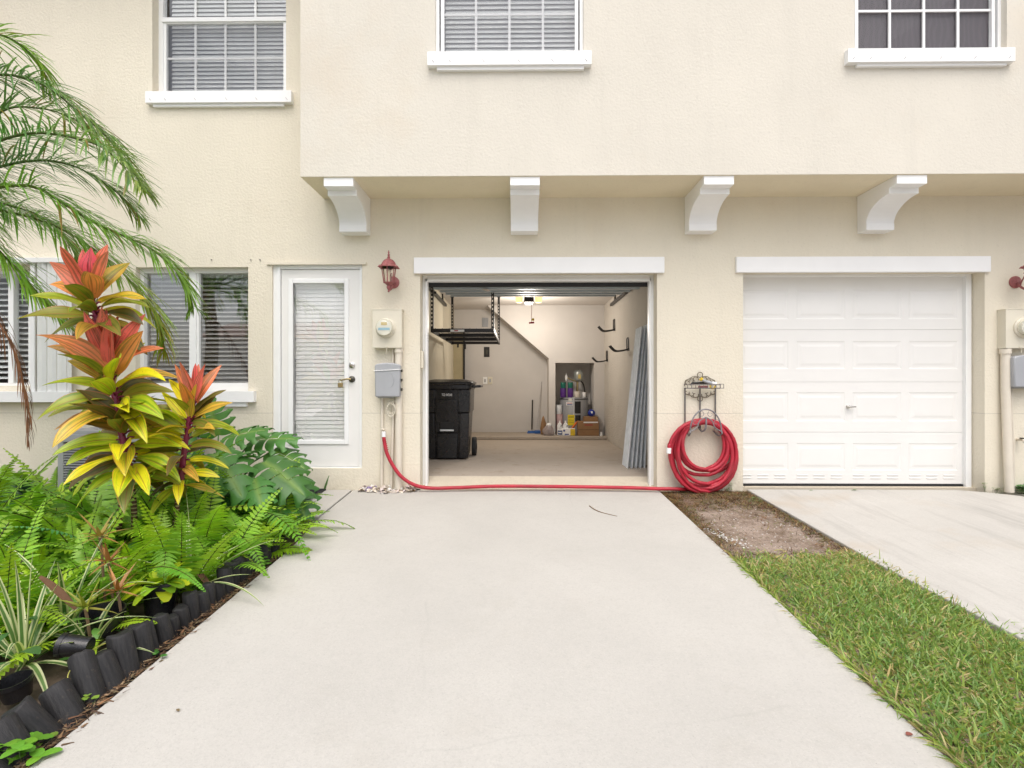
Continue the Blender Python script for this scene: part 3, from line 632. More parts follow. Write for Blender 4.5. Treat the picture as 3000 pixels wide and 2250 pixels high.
pipe(vp(1154, 1160, 1146, 1434, -.02), .015, 'thin slanting cream pipe between tap pipe and wide conduit', False)
pipe(vp(1151, 1019, 1151, 1068, -.02), .013, 'short cream pipe joining the meter box and the grey box', False)
pipe([V(2945, 1022, -.05), V(2946, 1150, -.05), V(2951, 1280, -.06), V(2957, 1442, -.075)], .040, 'wide cream conduit leaning at the right edge of the wall')
pipe([V(2964, 1140, -.02), V(2963, 1180, -.02), V(2968, 1300, -.02), V(2971, 1440, -.02)], .012, 'thin cream pipe right of the leaning conduit', False)
def ubox(x0, y0, x1, y1, label, D_=.13):
    Y = -D_; X0, X1, Z0, Z1 = rc(x0, y0, x1, y1, Y); xm = (X0+X1)/2
    T = thing('utility_box', label, 'utility box', (xm, 0, Z0), 'grey utility boxes')
    b = MB(); b.box(X0+.012, X1-.004, -.06, .002, Z0-.012, Z1-.012); b.build('back_box', m_grey, T, bevel=.006)
    pr = [(X0+.006, Z0), (X1, Z0), (X1+.004, Z1-.03)]+[(xm+(X1-xm)*cos(a)*.98, Z1-.022+.026*sin(a)) for a in [pi*j/10 for j in range(1, 10)]]+[(X0, Z1-.03)]
    b = MB(); b.prism([(x, Y, z) for x, z in pr], (0, D_-.05, 0)); b.build('cover', m_grey, T, bevel=.012, auto=35)
    b = MB(); c = Vector((X1-.10, Y-.001, (Z0+Z1)/2)); b.tube([(c.x+.05*cos(a)-.01, Y-.0008, c.z+.078*sin(a)) for a in [-1.2+.2*j for j in range(13)]], .003, 6); b.build('emblem', m_grey, T)
    for f in (.22, .5, .78): b = MB(); z = Z0+(Z1-Z0)*f; b.box(X1+.001, X1+.016, -.095, -.06, z-.014, z+.014); b.tube([(X1+.012, -.1, z), (X1+.012, -.056, z)], .007, 8); b.build('latch', m_dkbr, T)
    return T, X0, X1, Z0, Z1, Y
T, X0, X1, Z0, Z1, Y = ubox(1097, 1064, 1171, 1163, 'grey telephone box tied with white cord above the hose tap')
b = MB(); z = at(1130, 1084, Y).z; b.tube([(X0-.004, -.05, z-.01), (X0-.004, Y-.004, z-.008), (X0+.1, Y-.005, z-.004), (X1+.006, Y-.005, z+.006), (X1+.008, -.05, z+.008)], .004, 6); b.build('tie_cord', m_white, T)
ubox(2972, 1041, 3050, 1135, 'grey telephone box cut off at the right edge of the wall')
b = MB(); c = V(1156, 1190, -.06)
for k in range(5):
    q = R.uniform(.05, .075); pts = [c+Vector((q*cos(a)*.8-.03, -.01*k, q*1.15*sin(a)-.01*k)) for a in [2*pi*j/18+k for j in range(16)]]; b.tube(pts, .0035, 5)
b.tube(cat([V(1165, 1160, -.05), V(1172, 1175, -.06), V(1168, 1188, -.08), V(1160, 1194, -.07)], 5), .004, 5)
tag(b.build('cable_coil', M('cream_cable', (.66, .61, .50), .5), auto=60), 'loose loops of cream cable hanging below the grey box', 'cable')
p = V(1122, 1262, -.05); T = thing('hose_tap', 'small outdoor tap on the narrow pipe feeding the red hose', 'tap', (p.x, 0, p.z))
b = MB(); b.tube([(p.x, -.015, p.z), (p.x, -.07, p.z)], .014, 10); b.tube([(p.x, -.07, p.z+.005), (p.x+.006, -.085, p.z-.03)], .013, 10); b.build('spout', m_pipe, T, auto=50)
b = MB(); b.lathe([(.024, 0), (.026, .006), (.022, .012)], 10, (p.x+.005, -.075, p.z+.012)); b.build('tap_wheel', m_pipe, T)
p = V(2990, 1288, -.04); T = thing('hose_tap', 'outdoor tap low on the wall at the right edge', 'tap', (p.x, 0, p.z)); b = MB(); b.tube([(p.x, .0, p.z), (p.x, -.07, p.z), (p.x-.02, -.1, p.z-.02)], .013, 10); b.build('spout', m_pipe, T, auto=50)
b = MB(); b.lathe([(.022, 0), (.022, .01)], 10, (p.x, -.06, p.z+.012)); b.build('tap_wheel', m_dkbr, T)
p = at(1237, 1052, .02); b = MB(); b.box(gar[0]-.0, gar[0]+.028, .03, .075, p.z-.095, p.z+.085); tag(b.build('keypad', m_boxc, bevel=.004), 'cream garage keypad fixed inside the left door jamb', 'keypad')
# ------------------------------------------------------------------ hose rack and hose
a = V(2007, 1262, -.02); RX0, RX1 = a.x, V(2096, 1262, -.02).x; RZ = a.z; RM = V(2051, 1262, -.02).x
rk = thing('hose_rack', 'scrolled iron hose rack with shelf on the wall between the garages', 'hose rack', (RM, 0, V(2050, 1245, 0).z))
b = MB(); zt = V(2050, 1127, -.02).z; zt2 = V(2050, 1137, -.02).z
for x in (RX0, RM, RX1): b.tube([(x, -.018, RZ+.02), (x, -.018, zt2-.0)], .0075, 8)
b.build('upright', m_iron, rk)
b = MB()
def scroll(b, c, r, t0, t1, sh, y, tk=.004, n=22):
    pts = [(c[0]+(r*(1-sh*j/n))*cos(t0+(t1-t0)*j/n), y, c[1]+(r*(1-sh*j/n))*sin(t0+(t1-t0)*j/n)) for j in range(n+1)]; b.tube(pts, tk, 6)
def circ(b, c, r, y, tk=.004): b.tube([(c[0]+r*cos(2*pi*j/20), y, c[1]+r*sin(2*pi*j/20)) for j in range(20)], tk, 6, closed=True)
for sg in (1, -1):
    zb = zt2 if sg > 0 else zt2-.0
    circ(b, (RM, zt2+sg*(.136 if sg > 0 else .108)), .027, -.02)
    for s_ in (-1, 1):
        for dx, dz, r, t in ((.048, .088, .034, 0), (.083, .075, .026, 1), (.135, .055, .026, 0)):
            dz2 = dz*(1 if sg > 0 else .8)
            scroll(b, (RM+s_*dx, zt2+sg*dz2), r, (pi/2 if sg > 0 else -pi/2)+(s_*sg)*(-1.9 if t else 1.9), (pi/2 if sg > 0 else -pi/2)-(s_*sg)*(3.0 if not t else -3.0), .55, -.02)
        b.tube(cat([(RM+s_*.158, -.02, zt2+sg*.02), (RM+s_*.150, -.02, zt2+sg*.075*(1 if sg > 0 else .8)), (RM+s_*.11, -.02, zt2+sg*.095*(1 if sg > 0 else .75)), (RM+s_*.07, -.02, zt2+sg*.118*(1 if sg > 0 else .8)), (RM+s_*.02, -.02, zt2+sg*.115*(1 if sg > 0 else .78))], 6), .0038, 6)
b.build('scrollwork', M('rusty_iron', (.20, .17, .12), .65, .4, var=.4, vs=40), rk)
b = MB(); x0, x1 = RX0-.005, RX1+.01
for z in (zt2, zt): b.tube([(x0, -.01, z), (x0, -.12, z), (x1, -.12, z), (x1, -.01, z)], .005, 6)
for k in range(9): x = x0+(x1-x0)*k/8; b.tube([(x, -.01, zt2-.003), (x, -.12, zt2-.003)], .003, 5); b.tube([(x, -.12, zt2), (x, -.12, zt)], .003, 5)
b.box(x1+.01, x1+.014, -.1, -.095, zt2, zt+.008)
b.tube([(x1+.0, -.1, zt2), (x1+.045, -.1, zt2), (x1+.045, -.1, zt+.006), (x1, -.1, zt+.006)], .004, 6); b.build('shelf_basket', m_iron, rk)
HXc = V(2068, 1262, -.17).x; hz0 = V(2068, 1262, -.17).z; hzt = V(2068, 1199, -.17).z; b = MB()
arch = [(HXc+.155*cos(t)*(1 if 1 else 1), -.17, hz0+(hzt-hz0)*sin(t)) for t in [pi*j/20 for j in range(21)]]; b.tube(arch, .0075, 8)
for s_ in (-1, 1):
    b.tube(cat([(HXc+s_*.155, -.17, hz0), (HXc+s_*.158, -.17, hz0-.03), (HXc+s_*.15, -.10, hz0-.055), (HXc+s_*.135, -.015, hz0-.02)], 5), .008, 8)
    b.tube(cat([(HXc+s_*.150, -.17, hz0-.005), (HXc+s_*.12, -.172, hz0+.01), (HXc+s_*.085, -.172, hz0+.04), (HXc+s_*.06, -.172, hz0+.10), (HXc, -.172, hz0+.135)], 5), .006, 8)
    scroll(b, (HXc+s_*.105, hz0+.085), .03, 0, s_*5, .5, -.17, .0025); scroll(b, (HXc+s_*.045, hz0+.165), .03, 2, 2+s_*5, .5, -.17, .0025)
b.tube(cat([(HXc, -.172, hz0+.135), (HXc, -.18, hz0+.07), (HXc-.01, -.17, hz0+.01), (HXc-.02, -.10, hz0-.01), (HXc-.02, -.015, hz0+.02)], 5), .009, 8)
b.build('hose_hook', M('grey_iron', (.26, .25, .26), .5, .5, var=.25, vs=30), rk)
# hose: tap -> along the threshold -> coil
HR = .0185; path = []
for x, y, Y in ((1124, 1278, -.085), (1127, 1300, -.09), (1135, 1332, -.10), (1155, 1370, -.11), (1180, 1400, -.11), (1215, 1421, -.10), (1260, 1430, -.075), (1330, 1429, -.06), (1450, 1424.5, -.05), (1600, 1425, -.05), (1750, 1427, -.05), (1850, 1429, -.06), (1930, 1432, -.08), (1985, 1432, -.10)):
    q = V(x, y, Y); q.z = max(q.z, gz(Y)+HR) if y > 1420 else q.z; path.append(q)
path = cat(path, 6); cx0 = V(2062, 1300, -.1).x; top0 = V(2062, 1234, -.1).z; loops = 9
ctrl = [(.30, 1436, .0), (.345, 1442, .012), (.33, 1424, -.01), (.30, 1438, .03), (.26, 1392, -.03), (.29, 1415, .02), (.235, 1378, -.015), (.205, 1372, .0), (.31, 1430, -.025), (.36, 1405, .0), (.335, 1398, -.01)]
K = 26; q0 = len(path)
for k in range(loops*K):
    t = k/K; i = int(t); f = t-i; f = f*f*(3-2*f); A, B_ = ctrl[i], ctrl[i+1]
    rx = A[0]+(B_[0]-A[0])*f; zb = V(2062, A[1]+(B_[1]-A[1])*f, -.1).z; ox = A[2]+(B_[2]-A[2])*f
    ang = -pi/2+.2-2*pi*t
    ang = -pi/2-2*pi*t
    tz = top0+.045*(rx/.30-1)+.012*sin(i*2.3)
    zc, rz = (tz+zb)/2, (tz-zb)/2
    yy = -.055-.0115*((i*5) % 9)-.012*sin(t*3.1)+.01*sin(ang)
    rem = loops*K-k
    if rem < 22: yy = yy+(-.021-yy)*(1-rem/22)**.6; 
    if rem < 10: zc += .05*(1-rem/10)
    sx = cos(ang); sx = math.copysign(abs(sx)**.92, sx)
    path.append(Vector((cx0+ox+rx*sx, yy, zc+rz*sin(ang)+.0)))
e = path[-1]; end = V(1960, 1320, -.16)
path = path[:q0-3]+path[q0:]
tail = [path[-1]]
for j in range(1, 7): t = j/6; ang = -pi/2-2*pi*loops-t*1.45; tail.append(Vector((cx0+.33*cos(ang)*1.0-.0, -.15, (top0+V(2062, 1420, 0).z)/2+(top0-V(2062, 1420, 0).z)/2*sin(ang))))
nx = [V(1964, 1262, -.17)+Vector((.005, 0, .02)), V(1961, 1300, -.17), V(1960, 1316, -.17)]
top_tail = []
for j in range(0, 9): ang = pi/2+.5+ (1.05)*j/8; top_tail.append(Vector((cx0+.365*cos(ang), -.165, (top0+.02+V(2062, 1400, 0).z)/2+((top0+.02-V(2062, 1400, 0).z)/2)*sin(ang))))
hose = thing('garden_hose', 'red rubber garden hose coiled on the iron rack, running to the tap', 'hose', (cx0, 0, 0))
b = MB(); b.tube(path, HR, 10); b.tube(cat(top_tail+nx[1:], 4), HR, 10); b.build('hose_tube', m_red, hose, smooth=True)
b = MB(); b.tube([V(1124, 1264, -.085), V(1124.5, 1280, -.086)], .021, 12); b.build('hose_connector', m_white, hose, auto=40)
b = MB(); b.tube([V(1960, 1312, -.17), V(1959, 1328, -.17)], .023, 12); b.build('hose_end_cap', m_white, hose, auto=40)
b = MB()
for k in range(6): q = V(1125+k*1.6, 1289+k*5.5, -.087); b.tube([q, q+Vector((.002, 0, -.006))], .0205, 12)
b.build('strain_relief', m_red, hose)
# things on the shelf of the rack
p = V(2062, 1122, -.06); b = MB(); b.tube([V(2028, 1122, -.06), V(2075, 1122, -.06)], .012, 8); b.tube([V(2028, 1122, -.06), V(2022, 1128, -.06)], .009, 8)
tag(b.build('hand_tool', m_black, auto=50), 'black handled garden tool lying in the rack shelf', 'tool')
b = MB(); b.tube([V(2046, 1133, -.07), V(2074, 1133, -.07)], .010, 8); tag(b.build('hose_fitting', M('maroon_plastic', (.22, .05, .06)), auto=50), 'maroon fitting lying low in the rack shelf', 'fitting')
nz = thing('spray_nozzle', 'grey and yellow spray nozzle resting in the rack shelf', 'nozzle', V(2075, 1125, -.07))
b = MB(); b.tube([V(2056, 1112, -.08), V(2066, 1117, -.08), V(2088, 1124, -.08)], lambda t: .014+.004*t, 10); b.build('barrel', m_grey, nz, auto=50)
my = M('yellow_plastic', (.72, .50, .03), .4)
b = MB(); b.tube([V(2052, 1109, -.08), V(2057, 1113, -.08)], .019, 10); b.tube(cat([V(2081, 1128, -.09), V(2082, 1136, -.09), V(2090, 1138, -.09), V(2096, 1131, -.09)], 4), .008, 8); b.build('grip_ring', my, nz, auto=50)
b = MB(); b.tube([V(2086, 1122, -.085), V(2098, 1124, -.085)], .017, 10); b.build('nozzle_tip', m_white, nz, auto=50)
# ------------------------------------------------------------------ shells by the wall, mat, litter
protos = []
cols = [(.74, .71, .66), (.62, .52, .42), (.72, .62, .50), (.55, .48, .42), (.70, .60, .58), (.22, .16, .30), (.45, .28, .14), (.60, .58, .58)]
for k, c in enumerate(cols):
    b = MB(); rows = []
    for i in range(6):
        t = i/5; row = []
        for j in range(9):
            s_ = (j/8-.5)*2; w = t**.6; rr = .030*w*(1+.05*cos(j*pi)); row.append(b.vert((rr*s_*.95, .034*t*(1-.28*s_*s_)-.017, .016*(1-s_*s_)*sin(pi*min(t*.8+.1, 1))+.001*cos(j*pi))))
        rows.append(row)
    for A, B_ in zip(rows, rows[1:]):
        for j in range(8): b.face((A[j], A[j+1], B_[j+1], B_[j]))
    me = b.mesh('seashell', M('shell_tone', c, .45, var=.35, vs=70), (0, 0, 0), True); protos.append(me)
for k in range(72):
    me = protos[k % 5] if k % 9 else protos[5+(k//9) % 3]
    o = bpy.data.objects.new('seashell', me); COLL.objects.link(o)
    x = R.uniform(1058, 1218); p = at(x, 1430, -.05); ly = R.uniform(.02, .17)*(1-.55*abs(x-1140)/90); hh = max(0, .05*(1-ly/.15))*R.random()
    o.location = (p.x, -ly, gz(-ly)+.004+hh); o.rotation_euler = (R.uniform(-1.0, .6), R.uniform(-.7, .7), R.uniform(0, 6.28)); s_ = R.uniform(.75, 1.5); o.scale = (s_, s_, s_)
    tag(o, 'small seashell in the loose pile below the meter pipes', 'seashell', 'seashells piled against the wall')
X0, X1 = og(870, 1440).x-.3, og(963, 1432).x
b = MB(); b.box(X0, X1, -.46, -.03, .004, .016)
for k in range(13): b.box(X0+.01, X1-.01, -.45+k*.0335, -.438+k*.0335, .016, .021)
tag(b.build('doormat', m_rubber, bevel=.002), 'black ribbed rubber doormat below the white door', 'doormat')
def litter(name, label, cat_, pts, r, m): 
    b = MB(); b.tube(cat(pts, 4), r, 5); return tag(b.build(name, m), label, cat_)
m_twig = M('dry_twig', (.22, .14, .08), .8)
litter('twig', 'thin curved brown twig lying on the pale driveway', 'twig', [og(1727, 1482, .004), og(1745, 1494, .005), (og(1770, 1503, .004)), og(1808, 1512, .004)], lambda t: .005*(1-t*.6), m_twig)
def leafobj(px, py, L, w, col, label, rz=0., name='fallen_leaf'):
    p = og(px, py, .004); b = MB(); b.ribbon(p, (cos(rz), sin(rz), .1), (0, 0, 1), L, w, 6, .25, lambda t: sin(pi*min(1, t*.95+.05))**.8, .35, True, col)
    return tag(b.build(name, m_dleaf, smooth=True), label, 'leaf')
m_dleaf = leafmat('dry_leaf', .6, .1)
leafobj(2656, 2154, .032, .010, (.30, .09, .07), 'small reddish leaf near the right edge of the driveway', .4)
leafobj(524, 2084, .026, .006, (.25, .18, .1), 'small tan leaf scrap on the pale driveway', 2.4)
# ------------------------------------------------------------------ wheeled bin
by = 1.55; cxb = at(1310, 1200, by).x; BX0, BX1 = cxb-.30, cxb+.31
bn = thing('wheeled_bin', 'black wheeled refuse bin just inside the open garage', 'bin', (cxb, by+.3, FZ))
def fr(x, z): return None
b = MB(); H_ = 1.0; zt = FZ+H_
# body: rounded-rectangle sections tapering to the foot
def sect(z, hx, y0, y1, r=.07, n=6):
    pts = []
    for (cx_, cy_, a0) in ((cxb+hx-r, y1-r, 0), (cxb-hx+r, y1-r, pi/2), (cxb-hx+r, y0+r, pi), (cxb+hx-r, y0+r, 3*pi/2)):
        for j in range(n+1): a = a0+pi/2*j/n; pts.append(b.vert((cx_+r*cos(a), cy_+r*sin(a), z)))
    return pts
L = [sect(FZ+.015, .25, by+.06, by+.62), sect(FZ+.05, .262, by+.045, by+.64), sect(FZ+.62, .285, by+.02, by+.70), sect(FZ+.63, .30, by+.0, by+.72), sect(zt-.07, .305, by-.01, by+.74), sect(zt-.06, .32, by-.025, by+.755), sect(zt, .32, by-.025, by+.755)]
for A, B_ in zip(L, L[1:]):
    for j in range(len(A)): b.face((A[j], A[(j+1) % len(A)], B_[(j+1) % len(A)], B_[j]))
b.face(L[0][::-1]); b.face(L[-1])
f = lambda z: by+.045-.045*(z-FZ)/1.0
b.prism([(cxb-.16, f(FZ+.36)-.03, FZ+.36), (cxb+.155, f(FZ+.36)-.03, FZ+.36), (cxb+.135, by-.035, FZ+.80), (cxb-.14, by-.035, FZ+.80)], (0, .06, 0))
b.prism([(cxb-.13, by+.0, FZ+.02), (cxb+.13, by+.0, FZ+.02), (cxb+.14, f(FZ+.36)-.008, FZ+.355), (cxb-.14, f(FZ+.36)-.008, FZ+.355)], (0, .09, 0))
for s_ in (-1, 1): b.prism([(cxb+s_*.155-.0, by+.012, FZ+.02), (cxb+s_*.275, by+.03, FZ+.02), (cxb+s_*.292, by-.008, FZ+.62), (cxb+s_*.172, by-.015, FZ+.62)][::s_], (0, .08, 0))
b.prism([(cxb-.30, by-.022, FZ+.63), (cxb-.17, by-.03, FZ+.63), (cxb-.15, by-.03, FZ+.93), (cxb-.30, by-.025, FZ+.93)], (0, .06, 0)); b.prism([(cxb+.16, by-.03, FZ+.63), (cxb+.30, by-.022, FZ+.63), (cxb+.305, by-.025, FZ+.93), (cxb+.14, by-.03, FZ+.93)], (0, .06, 0))
b.build('bin_body', m_black, bn, bevel=.012, auto=35)
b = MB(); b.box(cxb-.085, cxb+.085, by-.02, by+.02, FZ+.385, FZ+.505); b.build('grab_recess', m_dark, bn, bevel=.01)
b = MB(); z = FZ+.395; b.tube([(cxb-.09, by-.028, z), (cxb+.09, by-.028, z)], .012, 10); b.build('grab_bar', m_steel, bn)
b = MB(); L = [sect(zt+.001, .335, by-.035, by+.78, .08), sect(zt+.03, .335, by-.035, by+.78, .08), sect(zt+.055, .28, by+.05, by+.68, .08), sect(zt+.07, .20, by+.12, by+.6, .08)]
for A, B_ in zip(L, L[1:]):
    for j in range(len(A)): b.face((A[j], A[(j+1) % len(A)], B_[(j+1) % len(A)], B_[j]))
b.face(L[0][::-1]); b.face(L[-1]); b.build('lid', m_black, bn, bevel=.008, auto=40)
b = MB(); b.tube([(cxb+.31, by+.2, zt-.03), (cxb+.42, by+.2, zt-.025), (cxb+.42, by+.6, zt-.025), (cxb+.31, by+.6, zt-.03)], .018, 10); b.build('handle', m_black, bn)
b = MB(); b.lathe([(.125, 0), (.13, .01), (.13, .05), (.125, .06)], 24, (cxb+.29, by+.48, FZ+.13), 'X'); b.lathe([(.05, .06), (.05, .068)], 16, (cxb+.29, by+.48, FZ+.13), 'X'); b.build('wheel', m_rubber, bn, auto=40)
def text(s_, size, loc, m, par, name, ext=.0008, sx=1.):
    cu = bpy.data.curves.new('lettering', 'FONT'); cu.body = s_; cu.size = size; cu.align_x = 'CENTER'; cu.align_y = 'CENTER'; cu.extrude = ext
    t = bpy.data.objects.new('lettering', cu); COLL.objects.link(t); bpy.context.view_layer.update()
    me = bpy.data.meshes.new_from_object(t.evaluated_get(bpy.context.evaluated_depsgraph_get())); bpy.data.objects.remove(t); bpy.data.curves.remove(cu)
    me.transform(Matrix.Translation(Vector(loc)-WL[par.name]) @ Matrix.Rotation(pi/2, 4, 'X') @ Matrix.Diagonal((sx, 1, 1, 1))); me.materials.clear(); me.materials.append(m)
    o = bpy.data.objects.new(name, me); COLL.objects.link(o); o.parent = par; WL[o.name] = WL[par.name]; return o
text('T22 047268', .045, (cxb+.002, by-.0335, FZ+.862), m_white, bn, 'serial_number', sx=.62)
b = MB(); b.box(cxb-.085, cxb+.09, by-.032, by-.0, FZ+.82, FZ+.905); b.build('number_plate', m_black, bn, bevel=.004)
# ------------------------------------------------------------------ ceiling rack
ra, rb_ = 1.4, 3.5; x0, x1 = -1.12, -.335; rz = 1.815
rk2 = thing('storage_rack', 'black steel storage rack hanging from the garage ceiling', 'rack', (x0, ra, rz))
for k, y in enumerate((ra, ra+.68, ra+1.36, rb_)):
    b = MB(); b.box(x0, x1, y-.018, y+.018, rz-.045, rz); b.build('cross_beam', m_blackm, rk2, bevel=.003)
b = MB(); b.box(x0-.02, x0, ra, rb_, rz-.04, rz+.01); b.box(x1, x1+.02, ra, rb_, rz-.04, rz+.01); b.build('side_rail', m_blackm, rk2)
b = MB()
for k in range(22): y = ra+.03+k*.095; b.box(x0, x1, y-.0025, y+.0025, rz+.001, rz+.006)
for k in range(9): x = x0+.04+k*.09; b.box(x-.0025, x+.0025, ra, rb_, rz+.006, rz+.011)
b.build('wire_deck', m_blackm, rk2)
for (x, y) in ((x0+.0, ra-.02), (x1+.0, ra-.02), (x0+.0, rb_+.02), (x1+.0, rb_+.02)):
    b = MB(); zc = GC
    b.holes(x-.017, x+.017, rz-.05, zc-.001, [(x-.006, x+.006, rz-.02+.052*j, rz-.02+.052*j+.026) for j in range(13)], y-.002, y+.002); b.box(x+.017, x+.021, y-.002, y+.03, rz-.05, zc-.001); b.box(x-.03, x+.03, y-.03, y+.03, zc-.006, zc-.0005); b.build('hanger_post', m_blackm, rk2)
b = MB(); b.box(x0+.24, x0+.42, ra-.0195, ra-.0183, rz-.04, rz-.012); b.mi = 1; b.box(x0+.29, x0+.34, ra-.0205, ra-.0196, rz-.032, rz-.02); b.build('sticker', [m_white, m_red], rk2)
b = MB(); b.tube([(x0+.22, rb_-.02, rz-.04), (x0+.22, rb_-.02, rz-.13)], .02, 8); b.tube([(x0+.1, rb_, rz-.04), (x0+.1, rb_, rz-.1)], .016, 8); b.build('strap_end', m_blackm, rk2)
# ------------------------------------------------------------------ wall hooks
lab = ('highest black double hook on the right garage wall', 'black double hook nearest the metal panels', 'lowest black double hook above the heater alcove')
for (px, py, tx, ty), l in zip(((1800, 966, 1757, 962), (1840, 1024, 1793, 1022), (1779, 1056, 1742, 1056)), lab):
    d = GR*FP/(px-1519); Y = d-CD; q = at(px, py, Y); z = q.z; x = GR; hk = thing('wall_hook', l, 'hook', (x, Y, z), 'storage hooks on the garage wall')
    b = MB()
    for dy in (-.06, .06): b.tube(cat([(x-.01, Y+dy, z-.0), (x-.012, Y+dy, z+.13), (x-.012, Y+dy*.5, z+.17)], 4), .008, 8)
    b.tube([(x-.012, Y-.03, z+.17), (x-.012, Y+.03, z+.17)], .008, 8); b.box(x-.006, x-.001, Y-.075, Y+.075, z-.02, z+.02); b.build('back_loop', m_blackm, hk)
    for dy in (-.06, .06): b = MB(); b.tube(cat([(x-.01, Y+dy, z), (x-.10, Y+dy, z-.018), (x-.19, Y+dy, z-.02), (x-.25, Y+dy, z+.03), (x-.27, Y+dy, z+.055)], 5), .011, 8); b.build('prong', m_blackm, hk, smooth=True)
# ------------------------------------------------------------------ leaning metal panels
for k in range(5):
    q = at(1838+k*13, 1373, .82); xb = q.x; y0 = .82; t_ = at(1880+k*9, 955+(8 if k == 1 else 0)-k*3, .82); ht = min(t_.x, GR-.015-.012*(5-k)); lean = (ht-xb); n = 9
    b = MB(); w = .37; pr = []
    for j in range(n+1): y = y0+w*j/n+k*.006; pr.append((.020*(1 if (j//1) % 2 else 0), y))
    A = [b.vert((xb+dx, y, FZ+.002)) for dx, y in pr]; T_ = [b.vert((xb+lean+dx, y, t_.z)) for dx, y in pr]; A2 = [b.vert((xb+dx+.0035, y, FZ+.002)) for dx, y in pr]; T2 = [b.vert((xb+lean+dx+.0035, y, t_.z)) for dx, y in pr]
    for j in range(n): b.face((A[j], T_[j], T_[j+1], A[j+1])); b.face((A2[j], A2[j+1], T2[j+1], T2[j])); b.face((T_[j], T2[j], T2[j+1], T_[j+1])); b.face((A[j], A[j+1], A2[j+1], A2[j]))
    b.face((A[0], A2[0], T2[0], T_[0])); b.face((A[n], T_[n], T2[n], A2[n]))
    tag(b.build('storm_panel', m_steel), ('front corrugated steel storm panel leaning inside the garage, nearest the bin' if k == 0 else 'corrugated steel storm panel leaning in the stack at the right garage wall'), 'metal panel', 'storm panels leaning in the garage')
# ------------------------------------------------------------------ alcove: water heater and stored goods
YH = 4.78; hc = at(1685, 1200, YH-.26); q = at(1642, 1165, YH-.26); hr = .27; ztop = at(1685, 1165, YH-.2).z
wh = thing('water_heater', 'squat grey water heater in the alcove under the stairs', 'water heater', (hc.x, YH, SZ))
b = MB(); b.lathe([(hr, SZ), (hr, ztop-.02), (hr-.015, ztop), (.0, ztop+.002)], 32, (hc.x, YH, 0)); b.build('tank', M('heater_grey', (.33, .335, .35), .45, .2, var=.05), wh, auto=40)
b = MB(); b.lathe([(hr+.003, ztop-.035), (hr+.003, ztop-.02)], 32, (hc.x, YH, 0), cap=False); b.build('rim', m_blackm, wh)
def onheater(px0, px1, py0, py1, m, name, off=.004):
    b = MB(); n = 5; f0, f1 = [(at(p, 1200, YH-.27).x-hc.x)/hr for p in (px0, px1)]; a0, a1 = math.asin(max(-1, min(1, f0))), math.asin(max(-1, min(1, f1))); z1, z0 = at(1685, py0, YH-.25).z, at(1685, py1, YH-.25).z
    r = hr+off; P = [(hc.x+r*sin(a0+(a1-a0)*j/n), YH-r*cos(a0+(a1-a0)*j/n)) for j in range(n+1)]
    for (u, v), (u2, v2) in zip(P, P[1:]): b.poly([(u, v, z0), (u2, v2, z0), (u2, v2, z1), (u, v, z1)])
    return b.build(name, m, wh, smooth=True)
m_ytag = M('yellow_label', (.78, .62, .02), .5, var=.05)
onheater(1684, 1701, 1176, 1211, m_dark, 'access_panel'); onheater(1685, 1701, 1216, 1234, m_dark, 'access_panel'); onheater(1678, 1683, 1163, 1240, M('silver_strip', (.55, .55, .55), .4, .5), 'label_strip')
onheater(1660, 1679, 1178, 1188, m_white, 'logo_label'); onheater(1662, 1677, 1180, 1182, m_red, 'logo_stripe', .006); onheater(1662, 1677, 1184, 1186.5, M('label_blue', (.02, .06, .25)), 'logo_stripe', .006); onheater(1666, 1676, 1169, 1174, m_lcd, 'logo_label')
yl = onheater(1664, 1683, 1215, 1246, m_ytag, 'energy_label', .006); 
for py in (1219, 1223, 1230, 1236): onheater(1666, 1681, py, py+1, m_dark, 'label_line', .0075)
tx = at(1695, 1100, YH).x; zt0, zt1 = at(1695, 1117, YH).z, at(1695, 1084, YH).z; tk = thing('expansion_tank', 'small steel expansion tank above the water heater', 'tank', (tx, YH, zt0))
m_tank = M('tank_grey', (.40, .42, .40), .35, .4)
b = MB(); b.lathe([(.02, zt0-.01), (.07, zt0+.01), (.092, zt0+.04), (.092, zt1-.05), (.075, zt1-.015), (.03, zt1), (.012, zt1+.006), (.01, zt1+.025)], 24, (tx, YH, 0)); b.build('shell', m_tank, tk, auto=50)
b = MB(); b.box(tx-.02, tx+.03, YH-.099, YH-.09, zt0+.05, zt0+.13); b.build('label', M('tank_label', (.60, .45, .15)), tk)
b = MB(); lx = at(1659, 1103, YH).x; b.tube([(tx-.02, YH, zt0+.01), (tx-.03, YH, ztop)], .022, 10); b.tube(cat([(tx-.03, YH, zt0-.0), (tx-.1, YH, zt0+.015), (lx, YH+.02, at(1659, 1106, YH).z)], 5), .014, 8); b.build('pipe', m_brass, tk, auto=50)
b = MB(); z = at(1659, 1108, YH).z; b.box(lx-.02, lx+.02, YH-.0, YH+.03, z-.03, z+.05); b.tube([(lx, YH+.012, z+.09), (lx, YH+.012, z-.06)], .009, 8); b.build('valve', m_white, tk)
b = MB(); b.tube(cat([(tx+.03, YH+.05, zt0+.02), (tx+.10, YH+.05, zt0-.06), (tx+.13, YH+.08, ztop+.1), (tx+.16, YH+.1, ztop-.02)], 5), .012, 8); b.build('flexible_hose', m_blackm, tk)
m_purple = M('purple_tin', (.10, .03, .22), .3, var=.1); m_green = M('green_tin', (.01, .14, .10), .3, var=.1)
